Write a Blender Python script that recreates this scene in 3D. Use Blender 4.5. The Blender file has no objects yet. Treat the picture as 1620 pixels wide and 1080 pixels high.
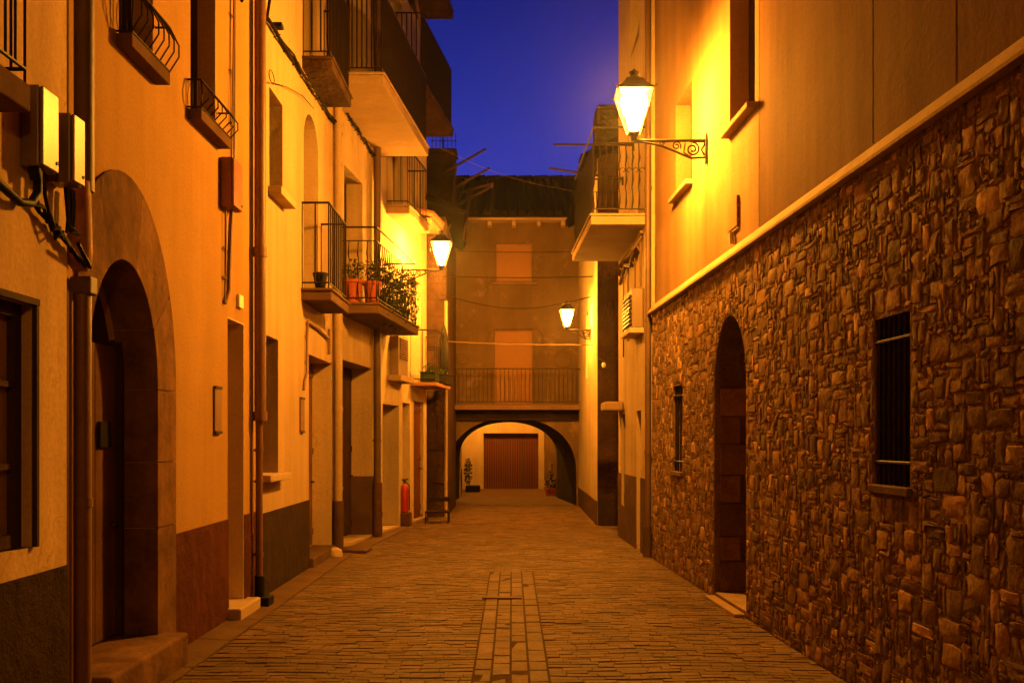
import bpy, bmesh, math, random
from mathutils import Vector
random.seed(7)
S = bpy.context.scene
COL = S.collection
R = math.radians
PI = math.pi

# ---------------------------------------------------------------- camera, world, exposure
cam_d = bpy.data.cameras.new('camera')
cam = bpy.data.objects.new('camera', cam_d)
COL.objects.link(cam)
cam.location = (0, 0, 1.6)
cam.rotation_euler = (R(90), 0, 0)
cam_d.sensor_width = 36
cam_d.lens = 35
cam_d.shift_y = 0.0957
cam_d.clip_end = 500
cam_d.clip_start = 0.05
S.camera = cam

wd = bpy.data.worlds.new('World')
S.world = wd
wd.use_nodes = True
nt = wd.node_tree
bg = nt.nodes['Background']
tcw = nt.nodes.new('ShaderNodeTexCoord')
sep = nt.nodes.new('ShaderNodeSeparateXYZ')
rmp = nt.nodes.new('ShaderNodeValToRGB')
nt.links.new(tcw.outputs['Generated'], sep.inputs[0])
nt.links.new(sep.outputs['Z'], rmp.inputs[0])
cr = rmp.color_ramp
cr.elements[0].position = 0.0
cr.elements[0].color = (0.034, 0.055, 0.46, 1)
cr.elements[1].position = 1.0
cr.elements[1].color = (0.0003, 0.0004, 0.004, 1)
e = cr.elements.new(0.26); e.color = (0.020, 0.036, 0.39, 1)
e = cr.elements.new(0.42); e.color = (0.0065, 0.0115, 0.165, 1)
e = cr.elements.new(0.58); e.color = (0.0015, 0.002, 0.02, 1)
yr = nt.nodes.new('ShaderNodeMapRange')       # dusk glow lies ahead, night sky behind
nt.links.new(sep.outputs['Y'], yr.inputs[0])
for k_, v_ in (('From Min', 0.1), ('From Max', 0.7), ('To Min', 0.04), ('To Max', 1.0)): yr.inputs[k_].default_value = v_
vm = nt.nodes.new('ShaderNodeVectorMath'); vm.operation = 'SCALE'
nt.links.new(rmp.outputs[0], vm.inputs[0]); nt.links.new(yr.outputs[0], vm.inputs['Scale'])
nt.links.new(vm.outputs[0], bg.inputs[0])
bg.inputs[1].default_value = 1.0

S.view_settings.view_transform = 'Standard'
S.view_settings.look = 'None'
S.view_settings.exposure = 0
S.view_settings.gamma = 1

LAMP = 2500.0          # radiance of the lantern glass
SODIUM = (1.0, 0.36, 0.026)

# ---------------------------------------------------------------- materials
def _n(t, k, x=0, y=0):
    n = t.nodes.new(k); n.location = (x, y); return n

def mat(name, col, rough=0.85, var=0.25, scale=1.5, bump=0.2, bscale=40, metal=0.0, streak=0.0,
        attr=False, crack=0.0, bdist=0.01, fine=0.10, spec=0.04, stain=None):
    m = bpy.data.materials.new(name); m.use_nodes = True
    t = m.node_tree; b = t.nodes['Principled BSDF']; L = t.links
    b.inputs['Roughness'].default_value = rough
    b.inputs['Metallic'].default_value = metal
    b.inputs['Specular IOR Level'].default_value = spec
    tc = _n(t, 'ShaderNodeTexCoord')
    out = None
    def mul(a, fac):          # a * fac (fac is a value socket)
        v = _n(t, 'ShaderNodeVectorMath'); v.operation = 'SCALE'
        L.new(a, v.inputs[0]); L.new(fac, v.inputs['Scale']); return v.outputs[0]
    if attr:
        a = _n(t, 'ShaderNodeVertexColor'); a.layer_name = 'tone'
        mx = _n(t, 'ShaderNodeMix'); mx.data_type = 'RGBA'; mx.blend_type = 'MULTIPLY'
        mx.inputs[0].default_value = 1; mx.inputs[6].default_value = (*col, 1)
        L.new(a.outputs[0], mx.inputs[7]); cur = mx.outputs[2]
    else:
        rg = _n(t, 'ShaderNodeRGB'); rg.outputs[0].default_value = (*col, 1); cur = rg.outputs[0]
    def layer(sc, amt, det=6, stretch=None, rough_=0.6):
        nonlocal cur
        nz = _n(t, 'ShaderNodeTexNoise'); nz.inputs['Scale'].default_value = sc
        nz.inputs['Detail'].default_value = det; nz.inputs['Roughness'].default_value = rough_
        if stretch:
            mp = _n(t, 'ShaderNodeMapping'); mp.inputs['Scale'].default_value = stretch
            L.new(tc.outputs['Object'], mp.inputs[0]); L.new(mp.outputs[0], nz.inputs['Vector'])
        else:
            L.new(tc.outputs['Object'], nz.inputs['Vector'])
        mr = _n(t, 'ShaderNodeMapRange')
        mr.inputs['From Min'].default_value = 0.3; mr.inputs['From Max'].default_value = 0.7
        mr.inputs['To Min'].default_value = 1 - amt; mr.inputs['To Max'].default_value = 1 + amt
        L.new(nz.outputs[0], mr.inputs[0])
        cur = mul(cur, mr.outputs[0])
    if var: layer(scale, var)
    if streak: layer(2.2, streak, 5, (1.6, 1.6, 0.13))
    if fine: layer(bscale * 1.3, fine, 3)
    if stain:
        nz = _n(t, 'ShaderNodeTexNoise'); nz.inputs['Scale'].default_value = stain[0]
        nz.inputs['Detail'].default_value = 8; nz.inputs['Roughness'].default_value = 0.7
        L.new(tc.outputs['Object'], nz.inputs['Vector'])
        mr = _n(t, 'ShaderNodeMapRange')
        mr.inputs['From Min'].default_value = 0.56; mr.inputs['From Max'].default_value = 0.64
        mr.inputs['To Min'].default_value = 0; mr.inputs['To Max'].default_value = stain[1]
        L.new(nz.outputs[0], mr.inputs[0])
        mx = _n(t, 'ShaderNodeMix'); mx.data_type = 'RGBA'
        L.new(mr.outputs[0], mx.inputs[0]); L.new(cur, mx.inputs[6]); mx.inputs[7].default_value = (*stain[2], 1)
        cur = mx.outputs[2]
    if crack:
        wn = _n(t, 'ShaderNodeTexNoise'); wn.inputs['Scale'].default_value = 1.8; wn.inputs['Detail'].default_value = 6
        L.new(tc.outputs['Object'], wn.inputs['Vector'])
        wv = _n(t, 'ShaderNodeVectorMath'); wv.operation = 'MULTIPLY_ADD'
        L.new(wn.outputs['Color'], wv.inputs[0]); wv.inputs[1].default_value = (1.2, 1.2, 1.2); L.new(tc.outputs['Object'], wv.inputs[2])
        vo = _n(t, 'ShaderNodeTexVoronoi'); vo.feature = 'DISTANCE_TO_EDGE'; vo.inputs['Scale'].default_value = .75
        L.new(wv.outputs[0], vo.inputs['Vector'])
        mk = _n(t, 'ShaderNodeMapRange'); mk.inputs['From Min'].default_value = 0.0; mk.inputs['From Max'].default_value = .008
        mk.inputs['To Min'].default_value = 1.0; mk.inputs['To Max'].default_value = 0.0; L.new(vo.outputs['Distance'], mk.inputs[0])
        n3 = _n(t, 'ShaderNodeTexNoise'); n3.inputs['Scale'].default_value = .9; L.new(tc.outputs['Object'], n3.inputs['Vector'])
        m3 = _n(t, 'ShaderNodeMapRange'); m3.inputs['From Min'].default_value = .5; m3.inputs['From Max'].default_value = .62; m3.inputs['To Max'].default_value = crack
        L.new(n3.outputs[0], m3.inputs[0])
        mm = _n(t, 'ShaderNodeMath'); mm.operation = 'MULTIPLY'; L.new(mk.outputs[0], mm.inputs[0]); L.new(m3.outputs[0], mm.inputs[1])
        mx = _n(t, 'ShaderNodeMix'); mx.data_type = 'RGBA'; L.new(mm.outputs[0], mx.inputs[0]); L.new(cur, mx.inputs[6])
        mx.inputs[7].default_value = (col[0] * .35, col[1] * .33, col[2] * .3, 1); cur = mx.outputs[2]
    L.new(cur, b.inputs['Base Color'])
    if bump:
        n1 = _n(t, 'ShaderNodeTexNoise'); n1.inputs['Scale'].default_value = bscale
        n1.inputs['Detail'].default_value = 5; L.new(tc.outputs['Object'], n1.inputs['Vector'])
        n2 = _n(t, 'ShaderNodeTexNoise'); n2.inputs['Scale'].default_value = bscale * 0.08
        n2.inputs['Detail'].default_value = 3; L.new(tc.outputs['Object'], n2.inputs['Vector'])
        ad = _n(t, 'ShaderNodeMath'); ad.operation = 'MULTIPLY_ADD'
        L.new(n2.outputs[0], ad.inputs[0]); ad.inputs[1].default_value = 4.0; L.new(n1.outputs[0], ad.inputs[2])
        bp = _n(t, 'ShaderNodeBump'); bp.inputs['Strength'].default_value = bump
        bp.inputs['Distance'].default_value = bdist
        L.new(ad.outputs[0], bp.inputs['Height']); L.new(bp.outputs[0], b.inputs['Normal'])
    return m

M = {}
M['plaster_a'] = mat('cream plaster', (0.53, 0.37, 0.205), 0.9, .14, 0.9, .35, 30, streak=.20, stain=(1.8, .40, (.36, .25, .15)), crack=.4)
M['plaster_b'] = mat('ochre plaster', (0.36, 0.215, 0.075), 0.9, .09, 0.8, .25, 35, streak=.09, stain=(1.5, .2, (.28, .16, .07)))
M['plaster_c'] = mat('pale plaster', (0.40, 0.285, 0.165), 0.9, .12, 0.7, .3, 30, streak=.14, stain=(2.3, .35, (.45, .32, .2)), crack=.4)
M['plaster_d'] = mat('buff plaster', (0.34, 0.245, 0.145), 0.9, .14, 0.9, .35, 30, streak=.18, stain=(2.0, .35, (.25, .17, .1)), crack=.4)
M['plaster_e'] = mat('light plaster', (0.38, 0.285, 0.18), 0.9, .12, 0.9, .3, 30, streak=.15, stain=(2.0, .3, (.3, .2, .12)), crack=.4)
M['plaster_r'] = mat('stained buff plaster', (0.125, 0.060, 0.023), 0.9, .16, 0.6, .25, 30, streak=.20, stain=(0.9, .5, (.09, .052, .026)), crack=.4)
M['plaster_q'] = mat('paler buff plaster', (0.23, 0.135, 0.062), 0.9, .14, 0.6, .25, 30, streak=.16, stain=(0.9, .3, (.2, .12, .06)))  # paler than the other buff plaster of the right house
M['lit_jamb'] = mat('pale lit jamb', (0.72, 0.56, 0.36), 0.9, .08, 1.5, .2, 40)  # pale paint, set brighter to stand in for light on the jamb
M['plaster_end'] = mat('old brown plaster', (0.085, 0.052, 0.023), 0.92, .22, 1.3, .5, 22, streak=.10, stain=(1.4, .5, (.2, .12, .07)), crack=.4)
M['dado_dark'] = mat('dark rough dado', (0.042, 0.027, 0.016), 0.95, .22, 3.0, .8, 70, fine=.3, bdist=.012)
M['dado_red'] = mat('red brown dado', (0.085, 0.028, 0.015), 0.95, .15, 3.0, .8, 80, fine=.22, bdist=.012)
M['dado_grey'] = mat('grey brown dado', (0.08, 0.046, 0.027), 0.95, .2, 3.0, .6, 70, fine=.2)
M['stone'] = mat('rubble stone', (0.295, 0.178, 0.097), 0.9, .28, 5.0, .5, 30, attr=True, fine=.18, bdist=.012)
M['mortar'] = mat('old mortar', (0.155, 0.09, 0.05), 0.95, .35, 4, .9, 22, bdist=.02)
M['sett'] = mat('paving stone', (0.115, 0.067, 0.035), 0.7, .30, 1.6, .7, 34, attr=True, stain=(2.2, .45, (.07, .04, .021)), fine=.2, bdist=.008, spec=.12)
M['joint'] = mat('paving joint', (0.065, 0.038, 0.021), 0.95, .25, 5, .5, 60)
M['kerb'] = mat('cement strip', (0.11, 0.065, 0.036), 0.85, .2, 2.5, .5, 45, stain=(3, .5, (.13, .09, .06)))
M['ashlar'] = mat('dressed stone', (0.145, 0.080, 0.040), 0.88, .45, 3.2, .5, 24, attr=True, streak=.22, bdist=.015)
M['dark_stone'] = mat('dark masonry', (0.06, 0.034, 0.022), 0.95, .35, 2.5, .8, 18, bdist=.03)
M['black_stone'] = mat('shade black masonry', (0.018, 0.011, 0.008), 0.95, .35, 2.5, .8, 18, bdist=.03)  # near black: shade of the chimneys and passage put into the colour
M['iron'] = mat('dark iron', (0.028, 0.02, 0.016), 0.5, .2, 8, .1, 60, metal=.4)
M['iron_rust'] = mat('brown iron', (0.09, 0.045, 0.028), 0.6, .3, 8, .2, 60, metal=.2)
M['copper'] = mat('brown painted pipe', (0.16, 0.075, 0.038), 0.5, .2, 3, .1, 40, spec=.4)
M['dark_pipe'] = mat('dark pipe', (0.09, 0.048, 0.026), 0.55, .25, 3, .1, 40, spec=.4)
M['concrete'] = mat('balcony concrete', (0.28, 0.19, 0.115), 0.9, .16, 1.5, .35, 40, stain=(2.5, .4, (.25, .17, .11)))
M['dark_concrete'] = mat('weathered dark concrete', (0.11, 0.062, 0.036), 0.9, .2, 1.5, .35, 40)
M['terra'] = mat('terracotta', (0.30, 0.075, 0.028), 0.7, .12, 6, .1, 50)
M['black_plastic'] = mat('black plastic', (0.02, 0.018, 0.016), 0.45, .1, 6, 0, 50)
M['box'] = mat('grey white box', (0.16, 0.10, 0.06), 0.38, .12, 3, .05, 50, spec=.5, stain=(4, .3, (.25, .18, .12)))
M['box_brown'] = mat('brown box', (0.26, 0.12, 0.07), 0.5, .12, 4, .05, 50)
M['wood'] = mat('old dark wood', (0.05, 0.027, 0.016), 0.7, .3, 3, .3, 30, streak=.3)
M['wood_door'] = mat('brown wooden door', (0.12, 0.062, 0.032), 0.7, .3, 3, .4, 30, streak=.35)
M['garage'] = mat('red brown metal door', (0.10, 0.036, 0.016), 0.55, .08, 2, .05, 40, streak=.1)
M['blind'] = mat('orange brown blind', (0.18, 0.09, 0.038), 0.7, .06, 2, .1, 40)
M['glass'] = mat('dark window glass', (0.02, 0.018, 0.018), 0.12, 0, 1, 0, 1, fine=0, spec=.5)
M['curtain'] = mat('dusty pane', (0.34, 0.21, 0.13), 0.5, .15, 4, .05, 60)
M['marble'] = mat('pale stone', (0.42, 0.31, 0.2), 0.7, .15, 4, .2, 40)
M['white_paint'] = mat('white enamel', (0.75, 0.70, 0.62), 0.35, .05, 6, 0, 40)
M['red'] = mat('red enamel', (0.34, 0.016, 0.008), 0.35, .05, 4, 0, 40, spec=.5)
M['leaf'] = mat('leaf green', (0.030, 0.042, 0.014), 0.6, .35, 20, 0, 40)
M['soil'] = mat('soil', (0.04, 0.025, 0.018), 0.95, .2, 8, .3, 60)
M['tile'] = mat('shaded clay roof tile', (0.006, 0.004, 0.003), 0.9, .35, 4, .4, 30)  # clay tile with the night shade put into its colour
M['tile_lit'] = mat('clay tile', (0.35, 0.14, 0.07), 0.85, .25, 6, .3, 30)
M['cable'] = mat('cable', (0.012, 0.008, 0.006), 0.6, .1, 4, 0, 40)
M['cable_pale'] = mat('pale cable', (0.12, 0.075, 0.042), 0.6, .1, 4, 0, 40)
M['pole'] = mat('weathered pole', (0.035, 0.02, 0.012), 0.7, .2, 6, .2, 40)
M['number'] = mat('dark blue enamel', (0.03, 0.03, 0.06), 0.4, 0, 4, 0, 40)
M['flower'] = mat('pale flower petals', (0.65, 0.45, 0.42), 0.7, .2, 20, 0, 40)

def glow_mat(name, k):
    m = bpy.data.materials.new(name); m.use_nodes = True
    t = m.node_tree; t.nodes.remove(t.nodes['Principled BSDF'])
    em = t.nodes.new('ShaderNodeEmission'); em.inputs[0].default_value = (*SODIUM, 1)
    em.inputs[1].default_value = k
    t.links.new(em.outputs[0], t.nodes['Material Output'].inputs[0])
    return m

gm = bpy.data.materials.new('lantern glass'); gm.use_nodes = True
t_ = gm.node_tree; t_.nodes.remove(t_.nodes['Principled BSDF'])
tr_ = t_.nodes.new('ShaderNodeBsdfTransparent'); em_ = t_.nodes.new('ShaderNodeEmission'); ad_ = t_.nodes.new('ShaderNodeAddShader')
tr_.inputs[0].default_value = (.97, .97, .95, 1)
em_.inputs[0].default_value = (1.0, .52, .10, 1); em_.inputs[1].default_value = 1.5
t_.links.new(tr_.outputs[0], ad_.inputs[0]); t_.links.new(em_.outputs[0], ad_.inputs[1]); t_.links.new(ad_.outputs[0], t_.nodes['Material Output'].inputs[0])
M['lantern_glass'] = gm

# ---------------------------------------------------------------- object helpers
BASE = {}
def tag(o, label=None, cat=None, group=None, kind=None):
    if label: o['label'] = label
    if cat: o['category'] = cat
    if group: o['group'] = group
    if kind: o['kind'] = kind
    return o

def thing(name, label, cat, loc, group=None):
    o = bpy.data.objects.new(name, None); COL.objects.link(o)
    o.location = loc; BASE[o.name] = Vector(loc); o.empty_display_size = .2
    return tag(o, label, cat, group)

class MB:
    def __init__(s): s.v = []; s.f = []; s.m = []; s.tone = []; s.cur = 0; s.t = (1, 1, 1); s.smooth = False
    def add(s, vs, fs):
        n = len(s.v); s.v += [tuple(p) for p in vs]
        for f in fs:
            s.f.append([n + i for i in f]); s.m.append(s.cur); s.tone.append(s.t)
        return s
    def quad(s, a, b, c, d): return s.add([a, b, c, d], [(0, 1, 2, 3)])
    def hexa(s, p):           # 8 points: bottom 4 ccw, top 4 ccw
        return s.add(p, [(3, 2, 1, 0), (4, 5, 6, 7), (0, 1, 5, 4), (1, 2, 6, 5), (2, 3, 7, 6), (3, 0, 4, 7)])
    def box(s, fr, a0, a1, o0, o1, z0, z1):
        g = fr.pt
        return s.hexa([g(a0, o0, z0), g(a1, o0, z0), g(a1, o1, z0), g(a0, o1, z0),
                       g(a0, o0, z1), g(a1, o0, z1), g(a1, o1, z1), g(a0, o1, z1)])
    def tube(s, pts, r, n=8, cap=True):
        pts = [Vector(p) for p in pts]
        if not hasattr(r, '__len__'): r = [r] * len(pts)
        rings = []; up = None
        for i, p in enumerate(pts):
            d = (pts[min(i + 1, len(pts) - 1)] - pts[max(i - 1, 0)])
            d = d.normalized() if d.length > 1e-9 else Vector((0, 0, 1))
            if up is None:
                up = Vector((0, 0, 1)) if abs(d.z) < .9 else Vector((1, 0, 0))
            x = up - d * up.dot(d)
            if x.length < 1e-4: x = Vector((0, 1, 0)) - d * d.y
            x.normalize(); y = d.cross(x); up = x
            rings.append([p + (x * math.cos(2 * PI * k / n) + y * math.sin(2 * PI * k / n)) * r[i] for k in range(n)])
        vs = [q for g in rings for q in g]; fs = []
        for i in range(len(rings) - 1):
            for k in range(n):
                fs.append((i * n + k, i * n + (k + 1) % n, (i + 1) * n + (k + 1) % n, (i + 1) * n + k))
        if cap:
            fs.append(tuple(range(n))[::-1]); fs.append(tuple((len(rings) - 1) * n + k for k in range(n)))
        return s.add(vs, fs)
    def lathe(s, c, prof, n=16, rot=0, cap=True):   # prof: (radius, z)
        c = Vector(c); vs = []; fs = []
        for r, z in prof:
            for k in range(n):
                a = 2 * PI * k / n + rot
                vs.append(c + Vector((r * math.cos(a), r * math.sin(a), z)))
        for i in range(len(prof) - 1):
            for k in range(n):
                fs.append((i * n + k, i * n + (k + 1) % n, (i + 1) * n + (k + 1) % n, (i + 1) * n + k))
        if cap:
            fs.append(tuple(range(n))[::-1]); fs.append(tuple((len(prof) - 1) * n + k for k in range(n)))
        return s.add(vs, fs)
    def build(s, name, mats, parent=None, bevel=0, smooth=None, label=None):
        if not isinstance(mats, (list, tuple)): mats = [mats]
        if parent is not None: b = BASE[parent.name]
        else:
            xs = [p[0] for p in s.v]; ys = [p[1] for p in s.v]; zs = [p[2] for p in s.v]
            b = Vector(((min(xs) + max(xs)) / 2, (min(ys) + max(ys)) / 2, min(zs)))
        me = bpy.data.meshes.new(name)
        me.from_pydata([(p[0] - b[0], p[1] - b[1], p[2] - b[2]) for p in s.v], [], s.f)
        for m in mats: me.materials.append(m)
        me.polygons.foreach_set('material_index', s.m)
        if any(m.name in ('rubble stone', 'paving stone', 'dressed stone') for m in mats):
            ca = me.color_attributes.new('tone', 'FLOAT_COLOR', 'CORNER')
            i = 0
            for p, t in zip(me.polygons, s.tone):
                for _ in p.loop_indices:
                    ca.data[i].color = (*t, 1); i += 1
        bm = bmesh.new(); bm.from_mesh(me); bmesh.ops.recalc_face_normals(bm, faces=bm.faces); bm.to_mesh(me); bm.free()
        if smooth if smooth is not None else s.smooth:
            me.polygons.foreach_set('use_smooth', [True] * len(me.polygons))
            me.set_sharp_from_angle(angle=R(38))
        me.update()
        o = bpy.data.objects.new(name, me); COL.objects.link(o)
        if bevel:
            bv = o.modifiers.new('bevel', 'BEVEL'); bv.width = bevel; bv.segments = 2; bv.limit_method = 'ANGLE'
        if parent is not None: o.parent = parent; BASE[o.name] = b
        else: o.location = b; BASE[o.name] = b
        if label: o['label'] = label
        return o

F0, HX, HY, CZ = 1575.0, 810.0, 695.0, 1.6
class Side:                 # a wall running along the street; s = +1 left wall, -1 right wall
    def __init__(s, y0, x0, y1, x1, sgn): s.k = (x1 - x0) / (y1 - y0); s.c = x0 - s.k * y0; s.s = sgn
    def x(s, y): return s.c + s.k * y
    def pt(s, a, o, z): return Vector((s.c + s.k * a + s.s * o, a, z))
    def a(s, px, o=0): return (s.c + s.s * o) / ((px - HX) / F0 - s.k)
class Front:                # a wall facing the camera at depth y
    def __init__(s, y): s.y = y
    def pt(s, a, o, z): return Vector((a, s.y - o, z))
    def a(s, px, o=0): return (px - HX) / F0 * (s.y - o)
def Z(py, y): return CZ + (HY - py) / F0 * y
def X(px, y): return (px - HX) / F0 * y

def arch_pts(a0, a1, zs, zt, n=20, p=1.0):
    c = (a0 + a1) / 2; h = (a1 - a0) / 2
    return [(c - h * math.cos(PI * i / n), zs + (zt - zs) * max(0, math.sin(PI * i / n)) ** p) for i in range(n + 1)]

def facade(mb, fr, a0, a1, z0, z1, holes=(), o=0.0, depth=0.3, cap=.42):
    """front face with openings: holes = (a0,a1,z0,z1[,spring z]); reveals go back by depth"""
    ca = sorted({a0, a1, *[min(max(h[i], a0), a1) for h in holes for i in (0, 1)]})
    cz = sorted({z0, z1, *[min(max(h[i], z0), z1) for h in holes for i in (2, 3)]})
    for i in range(len(ca) - 1):
        for j in range(len(cz) - 1):
            ma, mz = (ca[i] + ca[i + 1]) / 2, (cz[j] + cz[j + 1]) / 2
            if any(h[0] < ma < h[1] and h[2] < mz < h[3] for h in holes): continue
            mb.quad(fr.pt(ca[i], o, cz[j]), fr.pt(ca[i + 1], o, cz[j]), fr.pt(ca[i + 1], o, cz[j + 1]), fr.pt(ca[i], o, cz[j + 1]))
    for h in holes:
        b0, b1 = max(h[0], a0), min(h[1], a1); y0, y1 = max(h[2], z0), min(h[3], z1)
        if b0 >= b1 or y0 >= y1: continue
        zs = h[4] if len(h) > 4 else None
        top = h[3] if zs is None else zs
        tz = min(top, z1); d = h[5] if len(h) > 5 else depth
        q = fr.pt
        for aa in (h[0], h[1]):
            if a0 <= aa <= a1: mb.quad(q(aa, o, y0), q(aa, o - d, y0), q(aa, o - d, tz), q(aa, o, tz))
        e_ = h[2] - .006
        if h[2] > z0: mb.quad(q(b0, o, e_), q(b1, o, e_), q(b1, o - d, e_), q(b0, o - d, e_))
        if zs is None:
            if h[3] < z1: mb.quad(q(b0, o, h[3]), q(b1, o, h[3]), q(b1, o - d, h[3]), q(b0, o - d, h[3]))
        else:
            ap = arch_pts(h[0], h[1], zs, h[3])
            for (u, w), (u2, w2) in zip(ap, ap[1:]):
                mb.quad(q(u, o, w), q(u2, o, w2), q(u2, o, h[3] + .001), q(u, o, h[3] + .001))
                mb.quad(q(u, o, w), q(u2, o, w2), q(u2, o - d, w2), q(u, o - d, w))
    # edges of the wall slab
    q = fr.pt
    for aa in (a0, a1): mb.quad(q(aa, o, z0), q(aa, o - cap, z0), q(aa, o - cap, z1), q(aa, o, z1))
    for u, w in zip(ca, ca[1:]):
        if not any(h[0] < (u + w) / 2 < h[1] and h[3] > z1 for h in holes):
            mb.quad(q(u, o, z1), q(w, o, z1), q(w, o - cap, z1), q(u, o - cap, z1))
    return mb

def body(fr, a0, a1, z1, mat_, parent, deep=5.0, o=-.425, name='side_wall'):
    mb = MB(); mb.box(fr, a0 + .01, a1 - .01, o, o - deep, 0, z1 - .01); return mb.build(name, mat_, parent)

def strip_dado(fr, a0, a1, z0, z1, holes, m, parent, o=.012, label=None, ragged=0.0):
    mb = MB(); facade(mb, fr, a0, a1, z0, z1, holes, o, depth=.012, cap=.012)
    ob = mb.build('dado', m, parent)
    if label: ob['label'] = label
    return ob

def window(fr, h, parent, depth=.22, m='wood', pane='glass', nx=2, nz=1, sill=None, name='window', sillm='marble', fw=.055):
    a0, a1, z0, z1 = h[:4]; g = .004; mb = MB()
    o0, o1 = -depth, -depth + .05
    mb.box(fr, a0 + g, a0 + fw, o0, o1, z0 + g, z1 - g); mb.box(fr, a1 - fw, a1 - g, o0, o1, z0 + g, z1 - g)
    mb.box(fr, a0 + fw, a1 - fw, o0, o1, z0 + g, z0 + fw); mb.box(fr, a0 + fw, a1 - fw, o0, o1, z1 - fw, z1 - g)
    for i in range(1, nx):
        c = a0 + (a1 - a0) * i / nx; mb.box(fr, c - .03, c + .03, o0 + .003, o1 - .003, z0 + fw, z1 - fw)
    for i in range(1, nz):
        c = z0 + (z1 - z0) * i / nz; mb.box(fr, a0 + fw, a1 - fw, o0 + .006, o1 - .006, c - .015, c + .015)
    w = mb.build(name, M[m], parent)
    p = MB(); p.box(fr, a0 + .01, a1 - .01, o0 - .02, o0 + .01, z0 + .01, z1 - .01); p.build('pane', M[pane], w)
    if sill:
        s = MB(); s.box(fr, a0 - sill[1], a1 + sill[1], -depth + .055, sill[0], z0 - sill[2], z0 + .003)
        s.build('sill', M[sillm], w, bevel=.008)
    return w

def door(fr, h, parent, depth=.3, m='wood_door', boards=5, step=None, name='door', fan=None, rails=True):
    a0, a1, z0, z1 = h[:4]; mb = MB(); n = boards; w = (a1 - a0) / n
    top = fan or z1
    for i in range(n):
        mb.box(fr, a0 + i * w + .004, a0 + (i + 1) * w - .004, -depth - .04, -depth, z0 + .01, top - .008)
    for zz in () if not rails else (z0 + .15, z0 + (top - z0) * .5, top - .2):
        mb.box(fr, a0 + .02, a1 - .02, -depth - .002, -depth + .018, zz, zz + .09)
    d = mb.build(name, M[m], parent, bevel=.004)
    b = MB(); b.box(fr, a0 + .002, a1 - .002, -depth - .075, -depth - .045, z0 + .005, z1 - .003)
    b.build('door_backing', M['wood'], d)
    hb = MB(); c = a1 - .12
    hb.tube([fr.pt(c, -depth, 1.02), fr.pt(c, -depth + .05, 1.02)], .012, 8)
    hb.tube([fr.pt(c, -depth + .05, 1.02), fr.pt(c - .11, -depth + .05, 1.02)], .010, 8)
    hb.build('handle', M['iron'], d)
    if step:
        s = MB(); s.box(fr, a0 - step[1], a1 + step[1], -depth, step[0], 0, step[2]); s.build('doorstep', M['kerb'], parent, bevel=.012)
    return d

def rail_mesh(fr, a0, a1, out, z0, h, m, parent, style='plain', gap=.11, r=.007, inner=.0, bow=0, name='railing'):
    mb = MB(); q = fr.pt
    path = [(a0, inner), (a0, out), (a1, out), (a1, inner)]
    for zz, rr in ((z0 + h, .014), (z0 + .07, .010)) + (((z0 + h * .82, .008),) if style != 'plain' else ()):
        for (a, o), (b, p) in zip(path, path[1:]):
            mb.tube([q(a, o, zz), q(b, p, zz)], rr, 6)
    for (a, o), (b, p) in zip(path, path[1:]):
        L = math.hypot(b - a, p - o); n = max(2, int(L / gap))
        for i in range(n + 1):
            if i == n and (b, p) != path[-1]: continue
            t = i / n; aa, oo = a + (b - a) * t, o + (p - o) * t
            lo = z0 - .01 if i == 0 else z0 + .07
            if style == 'twist':
                k = 9; pts = []
                for j in range(k + 1):
                    pts.append(q(aa + .008 * math.sin(j * 2.2), oo + .008 * math.cos(j * 2.2), lo + (z0 + h * .82 - lo) * j / k))
                mb.tube(pts, [r * (1.0 + .7 * (j % 3 == 1)) for j in range(k + 1)], 5)
                if i % 2 == 0 and L > .4:
                    cz = z0 + h * .5
                    for sg in (-1, 1):
                        sp = []
                        for j in range(11):
                            an = j / 10 * 1.6 * PI; rr = .045 * (1 - .06 * j)
                            if abs(b - a) > abs(p - o): sp.append(q(aa + sg * (.05 - rr * math.cos(an)), oo, cz + rr * math.sin(an)))
                            else: sp.append(q(aa, oo + sg * (.05 - rr * math.cos(an)), cz + rr * math.sin(an)))
                        mb.tube(sp, .005, 4)
            else:
                mb.tube([q(aa, oo, lo), q(aa, oo, z0 + h)], r, 5)
    return mb.build(name, m, parent, smooth=True)

def balcony(fr, a0, a1, out, zb, th, h, parent, m='concrete', rm='iron', style='plain', gap=.11, lip=True, inset=.04, label=None, r=.007):
    mb = MB(); mb.box(fr, a0, a1, -.01, out, zb, zb + th)
    if lip: mb.box(fr, a0 - .02, a1 + .02, -.01, out + .02, zb + th, zb + th + .035)
    b = mb.build('balcony', M[m], parent, bevel=.012, label=label)
    rail_mesh(fr, a0 + inset, a1 - inset, out - inset, zb + th + (.035 if lip else 0), h, M[rm], b, style, gap, r)
    return b

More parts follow.
